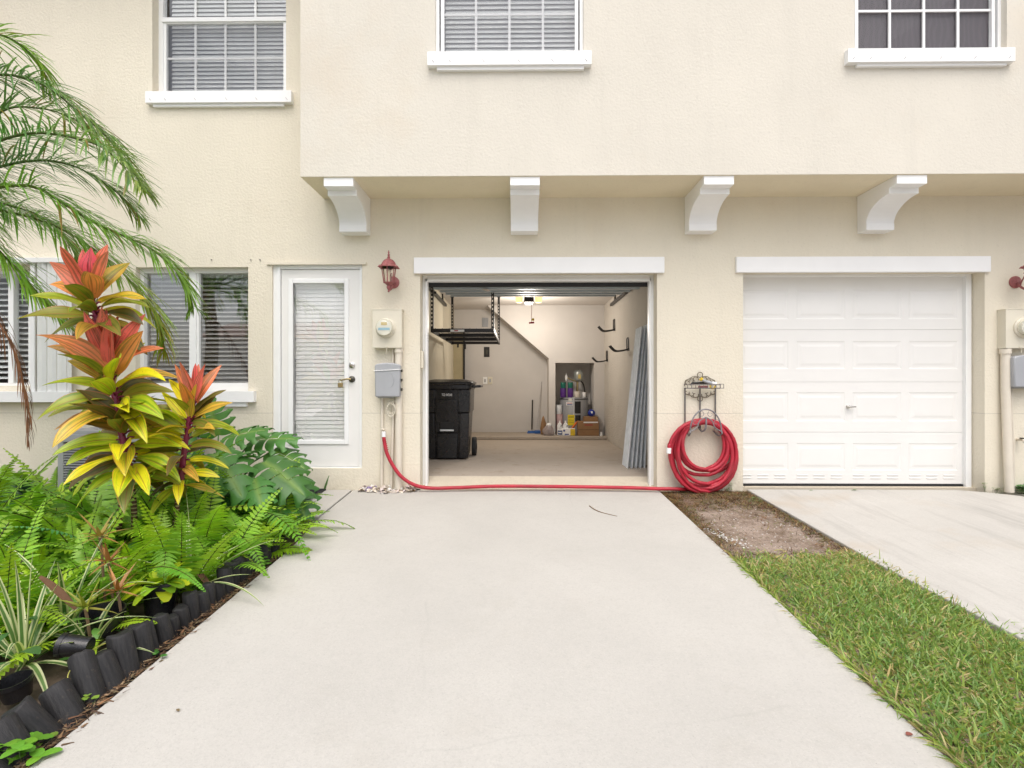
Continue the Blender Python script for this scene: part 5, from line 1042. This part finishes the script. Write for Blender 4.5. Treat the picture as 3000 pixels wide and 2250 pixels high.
# loose fronds over the concrete and at the wall
def lone(base, dirv, L, droop, col, label, wide=1., seed=1):
    wide *= .86; col = tuple(1.5*x for x in col)
    rr = random.Random(seed); b = MB(); d = Vector(dirv).normalized(); p = Vector(base); m = 26; pts = []
    for i in range(m+1):
        t = i/m; sd = d.cross(Vector((0, 0, 1))).normalized(); up = sd.cross(d); pts.append(p.copy()); q = .10*wide*(L/.6)*(.5+.5*sin(pi*min(1, t*1.3)))*(1-t**3.)+.006
        for sg in (-1, 1): b.ribbon(p, sd*sg+d*(.15+.4*t)+up*.05, up, q*rr.uniform(.9, 1.1), .0105*wide, 4, rr.uniform(.2, .6), lambda s_: (.55, 1, .86, .52, .05)[int(s_*4+.01)], .22, False, vary(col, rr, .14), side=d)
        d = (d+Vector((0, 0, -droop/m))).normalized(); p = p+d*(L/m)
    b.col = (.10, .09, .02); b.tube(pts[::3], lambda t: .003*(1-t)+.001, 4, cap=False)
    return tag(b.build('fern_frond', m_fern, smooth=True), label, 'fern', 'single fern fronds leaning over the edging')
lone((-2.0, -1.75, .12), (.85, -.30, .75), .80, 2.3, (.11, .26, .02), 'long fern frond arching right over the driveway', 1.1, 3)
lone((-2.0, -1.95, .05), (.75, -.5, .62), .62, 2.0, (.12, .27, .02), 'fern frond drooping onto the driveway below the long one', 1.0, 4)
lone((-2.1, -2.35, .20), (.40, -.75, .45), .62, 2.0, (.16, .32, .03), 'light green fern frond hanging over the edging posts', 1.15, 5)
lone((-1.95, -2.75, .12), (.72, -.35, .30), .46, .9, (.10, .26, .02), 'short fern frond below the yellow potted plant', .95, 6)
lone((-2.25, -2.3, .02), (.45, -.5, .9), .62, 1.1, (.22, .38, .02), 'upright lime fern frond at the middle of the edge', 1.25, 7)
lone((-2.1, -2.02, .0), (.40, -.4, .95), .62, 1.0, (.20, .36, .02), 'upright bright fern frond left of the doormat', 1.3, 8)
lone((-2.55, -2.25, .0), (-.35, -.5, .9), .62, 1.1, (.06, .20, .06), 'bluish upright fern frond below the monstera', 1.1, 9)
lone((-3.6, -1.75, .0), (.45, -.3, .95), .70, 1.0, (.14, .30, .02), 'upright bright fern frond in front of the air conditioner', 1.35, 10)
lone((-3.1, -2.75, .0), (.3, -.4, .9), .66, .9, (.16, .34, .02), 'lime fern frond with rounded leaflets left of the striped plant', 1.0, 11)
lone((-3.75, -2.1, .1), (-.3, -.5, .9), .75, 1.4, (.16, .30, .02), 'arching yellow green frond at the left edge', 1.1, 12)
lone((-3.1, -2.95, .0), (-.5, -.45, .85), .62, 1.2, (.09, .24, .02), 'broad fern frond above the front striped plant', 1.4, 14)
q = at(965, 1405, -.03); lone((q.x-.05, -.04, .0), (.25, -.12, .8), .17, .3, (.05, .16, .03), 'tiny fern frond growing against the wall below the door', .6, 13)
# dark undergrowth leaves between the ferns
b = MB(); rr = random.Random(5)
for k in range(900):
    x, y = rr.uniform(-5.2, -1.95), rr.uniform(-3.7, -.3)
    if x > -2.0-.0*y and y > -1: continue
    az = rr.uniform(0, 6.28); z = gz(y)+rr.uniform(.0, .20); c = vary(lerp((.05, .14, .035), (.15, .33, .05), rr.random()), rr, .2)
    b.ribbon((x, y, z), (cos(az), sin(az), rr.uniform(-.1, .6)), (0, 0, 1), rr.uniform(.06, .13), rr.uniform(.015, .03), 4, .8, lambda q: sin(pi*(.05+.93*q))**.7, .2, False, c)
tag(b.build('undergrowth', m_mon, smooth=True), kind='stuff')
# leafy broad shrub at left with white flowers
def rosette(name, loc, n, L, w, c0, c1, e0, e1, label, cat_, m, droop=.8, seed=1, part='leaves', prof=None, mid=True, fold=.25, group=None, segs=8, wave=.05):
    rr = random.Random(seed); T = thing(name, label, cat_, loc, group); b = MB(); o = Vector(loc)
    for k in range(n):
        t = k/max(1, n-1); az = k*2.4+rr.uniform(-.3, .3); el = radians(e0+(e1-e0)*t+rr.uniform(-10, 10)); d = Vector((cos(az)*cos(el), sin(az)*cos(el), sin(el)))
        b.ribbon(o+Vector((cos(az), sin(az), 0))*.012+Vector((0, 0, .02*t)), d, Vector((0, 0, 1)), L*rr.uniform(.7, 1.15), w*rr.uniform(.85, 1.1), segs, droop*rr.uniform(.4, 1.3), prof or (lambda q: max(.02, sin(pi*(.10+.88*q))**.75)), fold, mid, vary(lerp(c0, c1, rr.random()), rr, .15), None, wave, rr.uniform(0, 6))
    b.build(part, m, T, smooth=True); return T
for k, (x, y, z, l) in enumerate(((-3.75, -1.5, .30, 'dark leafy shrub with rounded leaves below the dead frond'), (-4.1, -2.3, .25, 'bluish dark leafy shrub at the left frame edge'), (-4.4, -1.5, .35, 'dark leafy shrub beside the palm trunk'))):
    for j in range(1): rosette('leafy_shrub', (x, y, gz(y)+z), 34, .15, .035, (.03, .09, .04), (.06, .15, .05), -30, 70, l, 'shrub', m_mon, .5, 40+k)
# ---- monstera
def monstera_leaf(b, p, d, up, L, W_, col, rr):
    d = Vector(d).normalized(); sd = d.cross(Vector(up)).normalized(); nn = sd.cross(d); n = 5; seg = []
    pts = []
    for i in range(n*4+1):
        t = i/(n*4); pts.append(p+d*(L*t)+nn*(-.22*L*(t-.25)**2))
    for sg in (-1, 1):
        for k in range(n):
            i0, i1 = k*4, k*4+4; t0, t1 = i0/(n*4), i1/(n*4)
            half = lambda t: W_*(sin(pi*(.20+.80*t))**.65)*(1 if t < .98 else .3)
            rows = []
            for r_ in range(6):
                u = r_/5; gap = 0 if u < .55 else (.21*(u-.55)/.45)
                row = []
                for q in range(4):
                    v = q/3; tt = t0+(t1-t0)*(gap+(1-2*gap)*v); round_ = 1-(.30*(2*v-1)**2 if r_ == 5 else .10*(2*v-1)**2 if r_ == 4 else 0)
                    base = pts[int(round(tt*(n*4)))] if False else p+d*(L*tt)+nn*(-.22*L*(tt-.25)**2)
                    off = sd*sg*half((t0+t1)/2 if u > .4 else tt)*u*round_; fw = d*(.20*L*u*u*(1-.6*t0)) - d*(.22*L*u*(1-t0)**2.5)
                    row.append(b.vert(base+off+fw+nn*(.14*W_*u-.42*W_*u*u+.02*W_*sin(k*2+sg)), (.5+sg*u*.5, tt), lerp(col, (.22, .34, .06), .75) if r_ == 0 else col))
                rows.append(row)
            for A, B_ in zip(rows, rows[1:]):
                for q in range(3): b.face((A[q], A[q+1], B_[q+1], B_[q]) if sg > 0 else (A[q], B_[q], B_[q+1], A[q+1]))
mo = thing('monstera_plant', 'big dark green monstera with split leaves left of the white door', 'monstera', (-2.62, -.95, gz(-.95)))
rr = random.Random(9); bs = MB()
for k, (px, py, Y, dx, dy, dz, L, W_) in enumerate(((628, 1328, -1.25, .62, -.45, -.48, .46, .20), (775, 1352, -1.15, .80, -.35, -.42, .44, .19), (648, 1290, -.7, .75, -.1, .25, .40, .17), (735, 1292, -.55, .85, -.1, .12, .40, .17), (590, 1320, -.9, -.35, -.35, .45, .34, .17), (640, 1275, -.5, -.1, -.1, .5, .30, .16), (860, 1405, -1.05, .45, -.55, -.62, .34, .15), (700, 1345, -.9, .3, -.5, .2, .36, .17), (800, 1320, -.6, .75, -.3, -.25, .36, .15), (830, 1440, -1.1, .2, -.7, -.5, .36, .15), (690, 1420, -1.2, -.3, -.7, -.35, .34, .15), (745, 1400, -1.3, .5, -.7, -.5, .30, .13))):
    b = MB(); p = at(px, py, Y); monstera_leaf(b, p, (dx, dy, dz), (0, -.55, 1), L*1.12, W_*1.22, vary((.075, .22, .038), rr, .25), rr); b.build('leaf', m_mon, mo, smooth=True)
    g = Vector((-2.62+rr.uniform(-.1, .1), -.95+rr.uniform(-.1, .1), gz(-.95)-.03)); bs.tube(cat([g, g.lerp(p, .5)+Vector((0, 0, .12)), p], 6), .007, 6)
bs.build('leaf_stalk', M('green_stalk', (.08, .16, .04), .5), mo, smooth=True)
# ---- variegated striped plants, succulents, potted plant
sp = lambda q: max(.03, (min(1, q*5+.45))*(1-q**2.2))
for k, (x, y, n, L, sd_, l) in enumerate(((-2.2, -3.22, 26, .52, 3, 'large cream striped spider plant at the lower left'), (-1.93, -2.45, 17, .56, 8, 'cream striped plant behind the yellow potted plant'), (-2.28, -2.9, 13, .52, 6, 'thin striped plant with arching leaves behind the orange succulent'), (-1.98, -3.12, 9, .36, 21, 'small striped plant beside the lying black pot'), (-2.3, -3.62, 10, .34, 12, 'striped plant cut off at the lower left edge'))):
    rosette('striped_plant', (x, y, gz(y)+.0), n, L, .0165, (.10, .22, .05), (.15, .26, .08), 25, 82, l, 'spider plant', m_spider, 1.2, sd_, prof=sp, fold=.35, segs=10, wave=.02)
tp = lambda q: max(.02, (1-q)**.8)
def succ(loc, label, seed, c0, c1, h, n=13):
    T = rosette('succulent', loc, n, .135, .011, c0, c1, -5, 65, label, 'succulent', m_succ, .3, seed, prof=tp, mid=True, fold=.5, segs=5)
    b = MB(); o = Vector(loc); b.tube([(o.x+.02, o.y+.02, gz(o.y)-.02), (o.x+.0, o.y+.01, o.z-.04), o], .007, 6); b.build('stem', m_twig, T)
q = at(292, 1575, -2.75); succ((q.x, -2.75, q.z), 'orange star shaped succulent on a thin stem above the ferns', 3, (.42, .24, .06), (.34, .26, .06), .2)
q = at(250, 1785, -3.12); succ((q.x, -3.12, q.z), 'green and yellow pointed succulent beside the edging posts', 5, (.24, .30, .03), (.32, .28, .05), .1)
q = at(318, 1650, -2.8); succ((q.x, -2.8, q.z), 'orange brown succulent below the star shaped one', 7, (.46, .19, .06), (.30, .14, .05), .1)
q = at(345, 1735, -2.95); succ((q.x, -2.95, q.z), 'dry orange succulent leaning against the potted plant', 9, (.48, .20, .05), (.32, .17, .07), .1)
pp = at(470, 1700, -2.72); pr_ = .085; pz = gz(-2.72)
pt = thing('potted_plant', 'yellow green leafy plant in a black nursery pot by the edging', 'potted plant', (pp.x, -2.72, pz))
b = MB(); zt = pp.z; b.lathe([(pr_*.78, pz-.02), (pr_*.97, zt-.03), (pr_*1.04, zt-.028), (pr_*1.05, zt), (pr_*.97, zt), (pr_*.93, zt-.03), (0, zt-.03)], 28, (pp.x, -2.72, 0)); b.build('pot', m_black, pt, auto=40)
b = MB(); rr = random.Random(2)
for k in range(30): az = k*2.4; el = radians(rr.uniform(-8, 70)); b.ribbon((pp.x+.03*cos(az), -2.72+.03*sin(az), zt-.02), (cos(az)*cos(el), sin(az)*cos(el), sin(el)), (0, 0, 1), rr.uniform(.10, .16), rr.uniform(.026, .040), 7, .9, lambda q: sin(pi*(.08+.88*q))**.55, .2, True, vary(lerp((.60, .66, .02), (.28, .48, .03), rr.random()), rr, .15), None, .12, k)
b.build('leaves', m_mon, pt, smooth=True)
def pot(p, rot, r, h, label, name='nursery_pot'):
    b = MB(); b.xf = Matrix.Translation(p) @ Matrix.Rotation(rot[2], 4, 'Z') @ Matrix.Rotation(rot[1], 4, 'Y') @ Matrix.Rotation(rot[0], 4, 'X')
    b.lathe([(r*.75, -h/2), (r*.77, -h/2), (r*.96, h/2-.02), (r*1.03, h/2-.02), (r*1.04, h/2), (r*.97, h/2), (r*.72, -h/2+.01), (0, -h/2+.01)], 26); return tag(b.build(name, m_black, auto=40), label, 'plant pot', 'black nursery pots')
pot(at(222, 1892, -3.30), (0, -1.45, .15), .048, .115, 'empty black pot lying on its side behind the edging posts')
pot(at(255, 1815, -3.1)+Vector((0, .1, -.05)), (.1, .05, 0), .09, .11, 'wide black pot with dry leaves behind the edging posts')
pot(at(40, 1985, -3.45)+Vector((-.02, .03, -.06)), (.15, -.1, 0), .06, .08, 'black pot half buried at the lower left edge')
# ---- black log edging
m_log, t_, p_, o_ = new('charred_log'); co_ = coord(t_); mp = N(t_, 'ShaderNodeMapping'); mp.inputs['Scale'].default_value = (1, 1, .12); t_.links.new(co_, mp.inputs[0])
g_ = noise(t_, mp.outputs[0], 90, 5, .7); c_ = mix(t_, ramp(t_, g_, .35, .7), (.006, .006, .0075), (.026, .024, .024)); c_ = mix(t_, ramp(t_, noise(t_, co_, 11, 5, .7), .58, .72), c_, (.115, .085, .055)); t_.links.new(c_, p_.inputs['Base Color']); p_.inputs['Roughness'].default_value = .62
bumpn(t_, p_, g_, .7, .006)
log_m = []
for k in range(5):
    rr = random.Random(60+k); b = MB(); h = (.19, .17, .20, .16, .18)[k]; n = 16; rows = []
    for (z, s_) in ((-.06, 1.02), (.02, 1.03), (h*.5, 1.), (h-.012, .97), (h-.003, .90), (h, .78)):
        rows.append([b.vert((.047*s_*cos(2*pi*j/n)*(1+.05*sin(3*j+k)), .047*s_*sin(2*pi*j/n)*(1+.05*cos(2*j+k)), z+.006*sin(j*.9+k)*(z > .1))) for j in range(n)])
    for A, B_ in zip(rows, rows[1:]):
        for j in range(n): b.face((A[j], A[(j+1) % n], B_[(j+1) % n], B_[j]))
    b.face(rows[-1]); b.face(rows[0][::-1]); log_m.append(b.mesh('edging_post', m_log, (0, 0, 0), True))
for me in log_m: me.set_sharp_from_angle(angle=radians(50))
ly = -4.12; k = 0
while ly < -1.75:
    o = bpy.data.objects.new('edging_post', log_m[k % 5]); COLL.objects.link(o); o.location = (-1.735+R.uniform(-.012, .012), ly, gz(ly)-.03)
    t = min(1, max(0, (ly+4.0)/1.2)); lean = -radians(48*(1-t)**1.2+R.uniform(0, 8)); o.rotation_euler = (radians(R.uniform(-5, 8)), lean, R.uniform(-.3, .3)); near = ly < -3.15; s_ = R.uniform(.98, 1.16) if near else R.uniform(.72, .95); o.scale = (s_, s_, R.uniform(.85, 1.05) if near else R.uniform(.62, .95))
    lab = 'blackened log post leaning back at the lower left of the bed edge' if ly < -3.2 else 'upright blackened log post edging the bed along the driveway'
    tag(o, lab, 'edging post', 'black log posts edging the bed'); ly += R.uniform(.092, .110) if near else R.uniform(.066, .088); k += 1
# ---- litter along the edge, weeds, grass
b = MB(); rr = random.Random(8); m_lit = leafmat('litter', .8, .05)
for k in range(1500):
    y = rr.uniform(-4.2, -1.6); x = -1.645-abs(rr.gauss(0, .035))-.005 if rr.random() < .9 else -1.62; c = vary(rr.choice([(.16, .08, .04), (.26, .14, .07), (.30, .22, .13), (.10, .06, .04)]), rr, .3); az = rr.gauss(1.57, .7)
    b.ribbon((x, y, gz(y)-.012+rr.uniform(0, .02)), (cos(az), sin(az), rr.uniform(-.1, .2)), (0, 0, 1), rr.uniform(.015, .07), rr.choice([.0012, .0015, .002, .006]), 2, .2, lambda q: 1-.8*q, 0, False, c)
tag(b.build('leaf_litter', m_lit), kind='stuff')
b = MB()
for k in range(7500):
    y = -abs(rr.gauss(0, .85)) if rr.random() < .75 else rr.uniform(-2.2, 0); x = rr.uniform(1.44, 2.44)
    if rr.random() < .35: x = rr.choice([1.47, 2.37])+rr.gauss(0, .05); x = min(2.42, max(1.45, x))
    if y < -2.3: continue
    if -1.75 < y < -.75 and 1.62 < x < 2.25 and rr.random() < .75: continue
    c = vary(rr.choice([(.17, .095, .045), (.24, .15, .07), (.33, .24, .13), (.12, .07, .035), (.20, .18, .05), (.13, .17, .04)]), rr, .3); az = rr.uniform(0, 6.28)
    b.ribbon((x, y, stripz(x, y)+.002), (cos(az), sin(az), rr.uniform(-.05, .9)), (0, 0, 1), rr.uniform(.025, .075), rr.choice([.002, .0025, .004]), 2, .6, lambda q: 1-.8*q, 0, False, c)
for k in range(1500):
    y = -abs(rr.gauss(0, .55)) if rr.random() < .6 else rr.uniform(-1.95, 0); x = rr.uniform(1.47, 2.38)
    if rr.random() < .45: x = rr.choice([1.49, 2.34])+rr.gauss(0, .04); x = min(2.385, max(1.465, x))
    if y < -2.1 or (-1.75 < y < -.7 and 1.62 < x < 2.2 and rr.random() < .93): continue
    c0 = rr.choice([(.15, .065, .028), (.24, .115, .05), (.34, .20, .085), (.11, .05, .025), (.20, .17, .05)])
    for j in range(9):
        az = rr.uniform(0, 6.28); b.ribbon((x+rr.gauss(0, .012), y+rr.gauss(0, .012), stripz(x, y)-.003), (cos(az), sin(az), rr.uniform(.1, 1.6)), (0, 0, 1), rr.uniform(.025, .07), rr.uniform(.0018, .0034), 2, .7, lambda q: 1-.85*q, 0, False, vary(c0, rr, .3))
tag(b.build('dry_grass', m_lit), kind='stuff')
b = MB()
for k in range(75):
    f = rr.random(); x, y = 1.52+rr.gauss(0, .03)+f*.12, -1.22-f*.42+rr.gauss(0, .03); s_ = rr.uniform(.003, .010); b.ball((x, y, stripz(x, y)+.003), s_, 6, 4, (1, 1, .6))
for k in range(120): x, y = rr.uniform(1.6, 2.3), rr.uniform(-1.9, -.7); b.ball((x, y, stripz(x, y)+.001), rr.uniform(.003, .007), 5, 3, (1, 1, .6))
tag(b.build('gravel', M('white_chips', (.62, .60, .57), .8), smooth=True), kind='stuff')
def edge_y(x): return -1.86+.17*((x-1.45)/.95)**1.0*(1) + (-.10*sin((x-1.45)/.95*pi)) + .05*sin(x*23)
b = MB(); rr = random.Random(17); n = 0
while n < 30000:
    y = -5.2+3.5*rr.random(); x = 1.479+.94*rr.random()+(.09 if y < -2.4 else 0)*rr.random()
    if y > edge_y(x)+rr.gauss(0, .05) and not (rr.random() < .05 and y < edge_y(x)+.25): continue
    n += 1; d_ = y+CD
    edge = min(x-1.43, 2.5-x); r_ = rr.random(); fade = max(0, min(1, (y+2.5)/.9))
    if r_ < .27+.17*fade: c = vary(rr.choice([(.58, .46, .24), (.50, .40, .18), (.42, .40, .12)]), rr, .2); L = rr.uniform(.035, .085); lean = rr.uniform(.5, 1.4)
    else: c = vary(lerp((.18, .34, .065), (.46, .54, .12), rr.random()), rr, .2); c = lerp(c, (.20, .33, .16), .5*rr.random()); L = rr.uniform(.04, .085)*(1-.38*fade); lean = rr.uniform(.15, 1.3)
    az = rr.uniform(0, 6.28); d = Vector((cos(az)*lean, sin(az)*lean, 1)); z = stripz(x, y)
    if x < 1.53 and rr.random() < .35: d = Vector((-.8, rr.uniform(-.6, .6), .7))
    if x > 2.42 and rr.random() < .5: d = Vector((.9, rr.uniform(-.6, .6), .8))
    b.ribbon((x, y, z-.004), d, Vector((rr.uniform(-1, 1), rr.uniform(-1, 1), .3)), L, rr.uniform(.0026, .0048), 3, rr.uniform(.2, 1.1), lambda q: (.8, 1, .75, .08)[int(q*3+.01)], .25, False, c)
for k in range(1500):
    y = rr.uniform(-5.0, -1.9); left = rr.random() < .7; x = (1.462+.0062*(-y-1))+rr.uniform(.0, .03) if left else 2.44+(.06 if y < -2.7 else 0)-rr.uniform(0, .05)
    c = vary(lerp((.18, .34, .065), (.46, .54, .12), rr.random()), rr, .2) if rr.random() < .7 else vary((.5, .42, .2), rr, .2)
    b.ribbon((x, y, stripz(x, y)+.006), ((-1 if left else 1)*rr.uniform(-.2, .9), rr.uniform(-.8, .8), rr.uniform(.5, 1.2)), Vector((rr.uniform(-1, 1), rr.uniform(-1, 1), .3)), rr.uniform(.04, .10), rr.uniform(.0024, .0044), 3, rr.uniform(.4, 1.2), lambda q: (.8, 1, .75, .08)[int(q*3+.01)], .25, False, c)
tag(b.build('grass', m_grass), kind='stuff')
b = MB()
for k in range(2600):
    x = rr.uniform(5.0, 7.2); y = rr.uniform(-3.4, -.05)
    if x < 5.02+max(0, -.8-y)*.06: continue
    az = rr.uniform(0, 6.28); b.ribbon((x, y, gz(y)-.03), (cos(az), sin(az), 1.2), (0, 0, 1), rr.uniform(.05, .12), .005, 3, .8, lambda q: 1-.9*q, .2, False, vary((.07, .18, .03), rr, .3))
tag(b.build('grass', m_grass), kind='stuff')
def weed(px, py, label, n=16, L=.05, w=.014, h=.05, sp_=.05, col=(.12, .30, .03), seed=1, wall=False):
    rr = random.Random(seed); o = og(px, py, .0) if not wall else Vector((at(px, py, -.02).x, -.03, -.01)); b = MB()
    for k in range(n):
        x, y = o.x+rr.gauss(0, sp_), min(o.y+rr.gauss(0, sp_*.6), -.02); z = gz(y)-.005; hh = rr.uniform(.2, 1)*h; az = rr.uniform(0, 6.28); p = Vector((x+.01*cos(az), y+.01*sin(az), z+hh)); b.col = (.10, .16, .04); b.tube([(o.x, min(o.y, -.02), gz(o.y)-.02), (x, y, z+.004), p], .0012, 4)
        for j in range(3): a = az+j*2.1; b.ribbon(p, (cos(a), sin(a), .35), (0, 0, 1), L*rr.uniform(.6, 1.), w*rr.uniform(.8, 1.1), 5, .5, lambda q: sin(pi*(.06+.92*q))**.5, .15, False, vary(col, rr, .2))
    return tag(b.build('weed', m_mon, smooth=True), label, 'weed', 'small weeds')
weed(32, 2215, 'bright leafy weed at the lower left corner of the driveway', 15, .065, .020, .06, .045, (.14, .34, .025), 2)
weed(425, 1905, 'clover like weed spilling onto the driveway beside the posts', 20, .022, .011, .03, .06, (.06, .20, .03), 3)
weed(468, 1868, 'clover like weed further along the driveway edge', 14, .022, .011, .03, .045, (.06, .20, .03), 7)
weed(240, 2050, 'small round leaved weed below the leaning posts', 9, .018, .011, .03, .035, (.20, .32, .04), 4)
weed(115, 2165, 'tiny round leaved weed between the lower left posts', 7, .018, .011, .03, .03, (.20, .32, .04), 5)
weed(880-115, 1655, 'small green weed under the ferns at the driveway edge', 10, .03, .012, .05, .03, (.12, .28, .03), 6)
weed(2128, 1438, 'small weed growing under the coiled hose', 9, .03, .008, .09, .03, (.20, .30, .05), 8, True)
weed(2370, 1426, 'tiny weed in the crack below the closed garage door', 6, .02, .006, .025, .02, (.14, .28, .04), 9, True)
weed(2505, 1424, 'tiny upright weed below the door handle of the closed garage', 5, .02, .006, .04, .012, (.14, .28, .04), 10, True)
weed(2910, 1432, 'wispy weed at the wall left of the leaning conduit', 12, .03, .008, .10, .06, (.18, .26, .06), 11, True)
weed(2988, 1440, 'leafy green weed at the wall at the right edge', 18, .06, .016, .08, .05, (.06, .22, .03), 12, True)
weed(2212, 1470, 'weed on the corner of the right driveway', 8, .03, .006, .05, .04, (.14, .24, .04), 13)
for (x, y, r0, L, w, c, l) in ((262, 2018, .5, .09, .022, (.16, .10, .07), 'brown curled leaf at the edge below the leaning posts'), (150, 2095, .9, .10, .012, (.30, .13, .06), 'reddish dry leaf under the leaning posts'), (375, 1942, 1.2, .07, .022, (.17, .12, .09), 'brown curled leaf beside the clover weed'), (590, 1750, .6, .09, .012, (.26, .15, .08), 'dry brown leaf at the edge below the hanging frond')): leafobj(x, y, L, w, c, l, r0, 'dry_leaf')
b = MB(); b.tube([og(188, 2065, .03), og(195, 2078, .015), og(212, 2084, .012)], .005, 8); tag(b.build('plastic_hook', m_white), 'bent white plastic hook lying under the leaning posts', 'hook')
b = MB(); b.tube(cat([og(345, 1883, .13), at(300, 1888, -3.25), at(245, 1925, -3.35), at(200, 1975, -3.45), og(212, 2030, .06), og(232, 2045, .02)], 8), .0022, 5); tag(b.build('vine_runner', M('yellow_runner', (.38, .36, .07))), 'thin yellow runner looping over the leaning posts', 'runner')
for (x0, y0, x1, y1, Y, rz_, l) in ((115, 1690, 225, 1768, -3.1, 0, 'large curled brown frond sheath behind the leaning posts'), (555, 1650, 625, 1720, -2.5, 0, 'dark bark strip lying behind the upright posts')):
    b = MB(); A, B_ = at(x0, y0, Y), at(x1, y1, Y+.05); b.ribbon(A, B_-A, (0, -.5, 1), (B_-A).length*1.15, .017, 8, .3, lambda q: sin(pi*(.08+.9*q))**.6, .6, True, (.19, .095, .05)); tag(b.build('dry_sheath', m_lit, smooth=True), l, 'dry leaf')
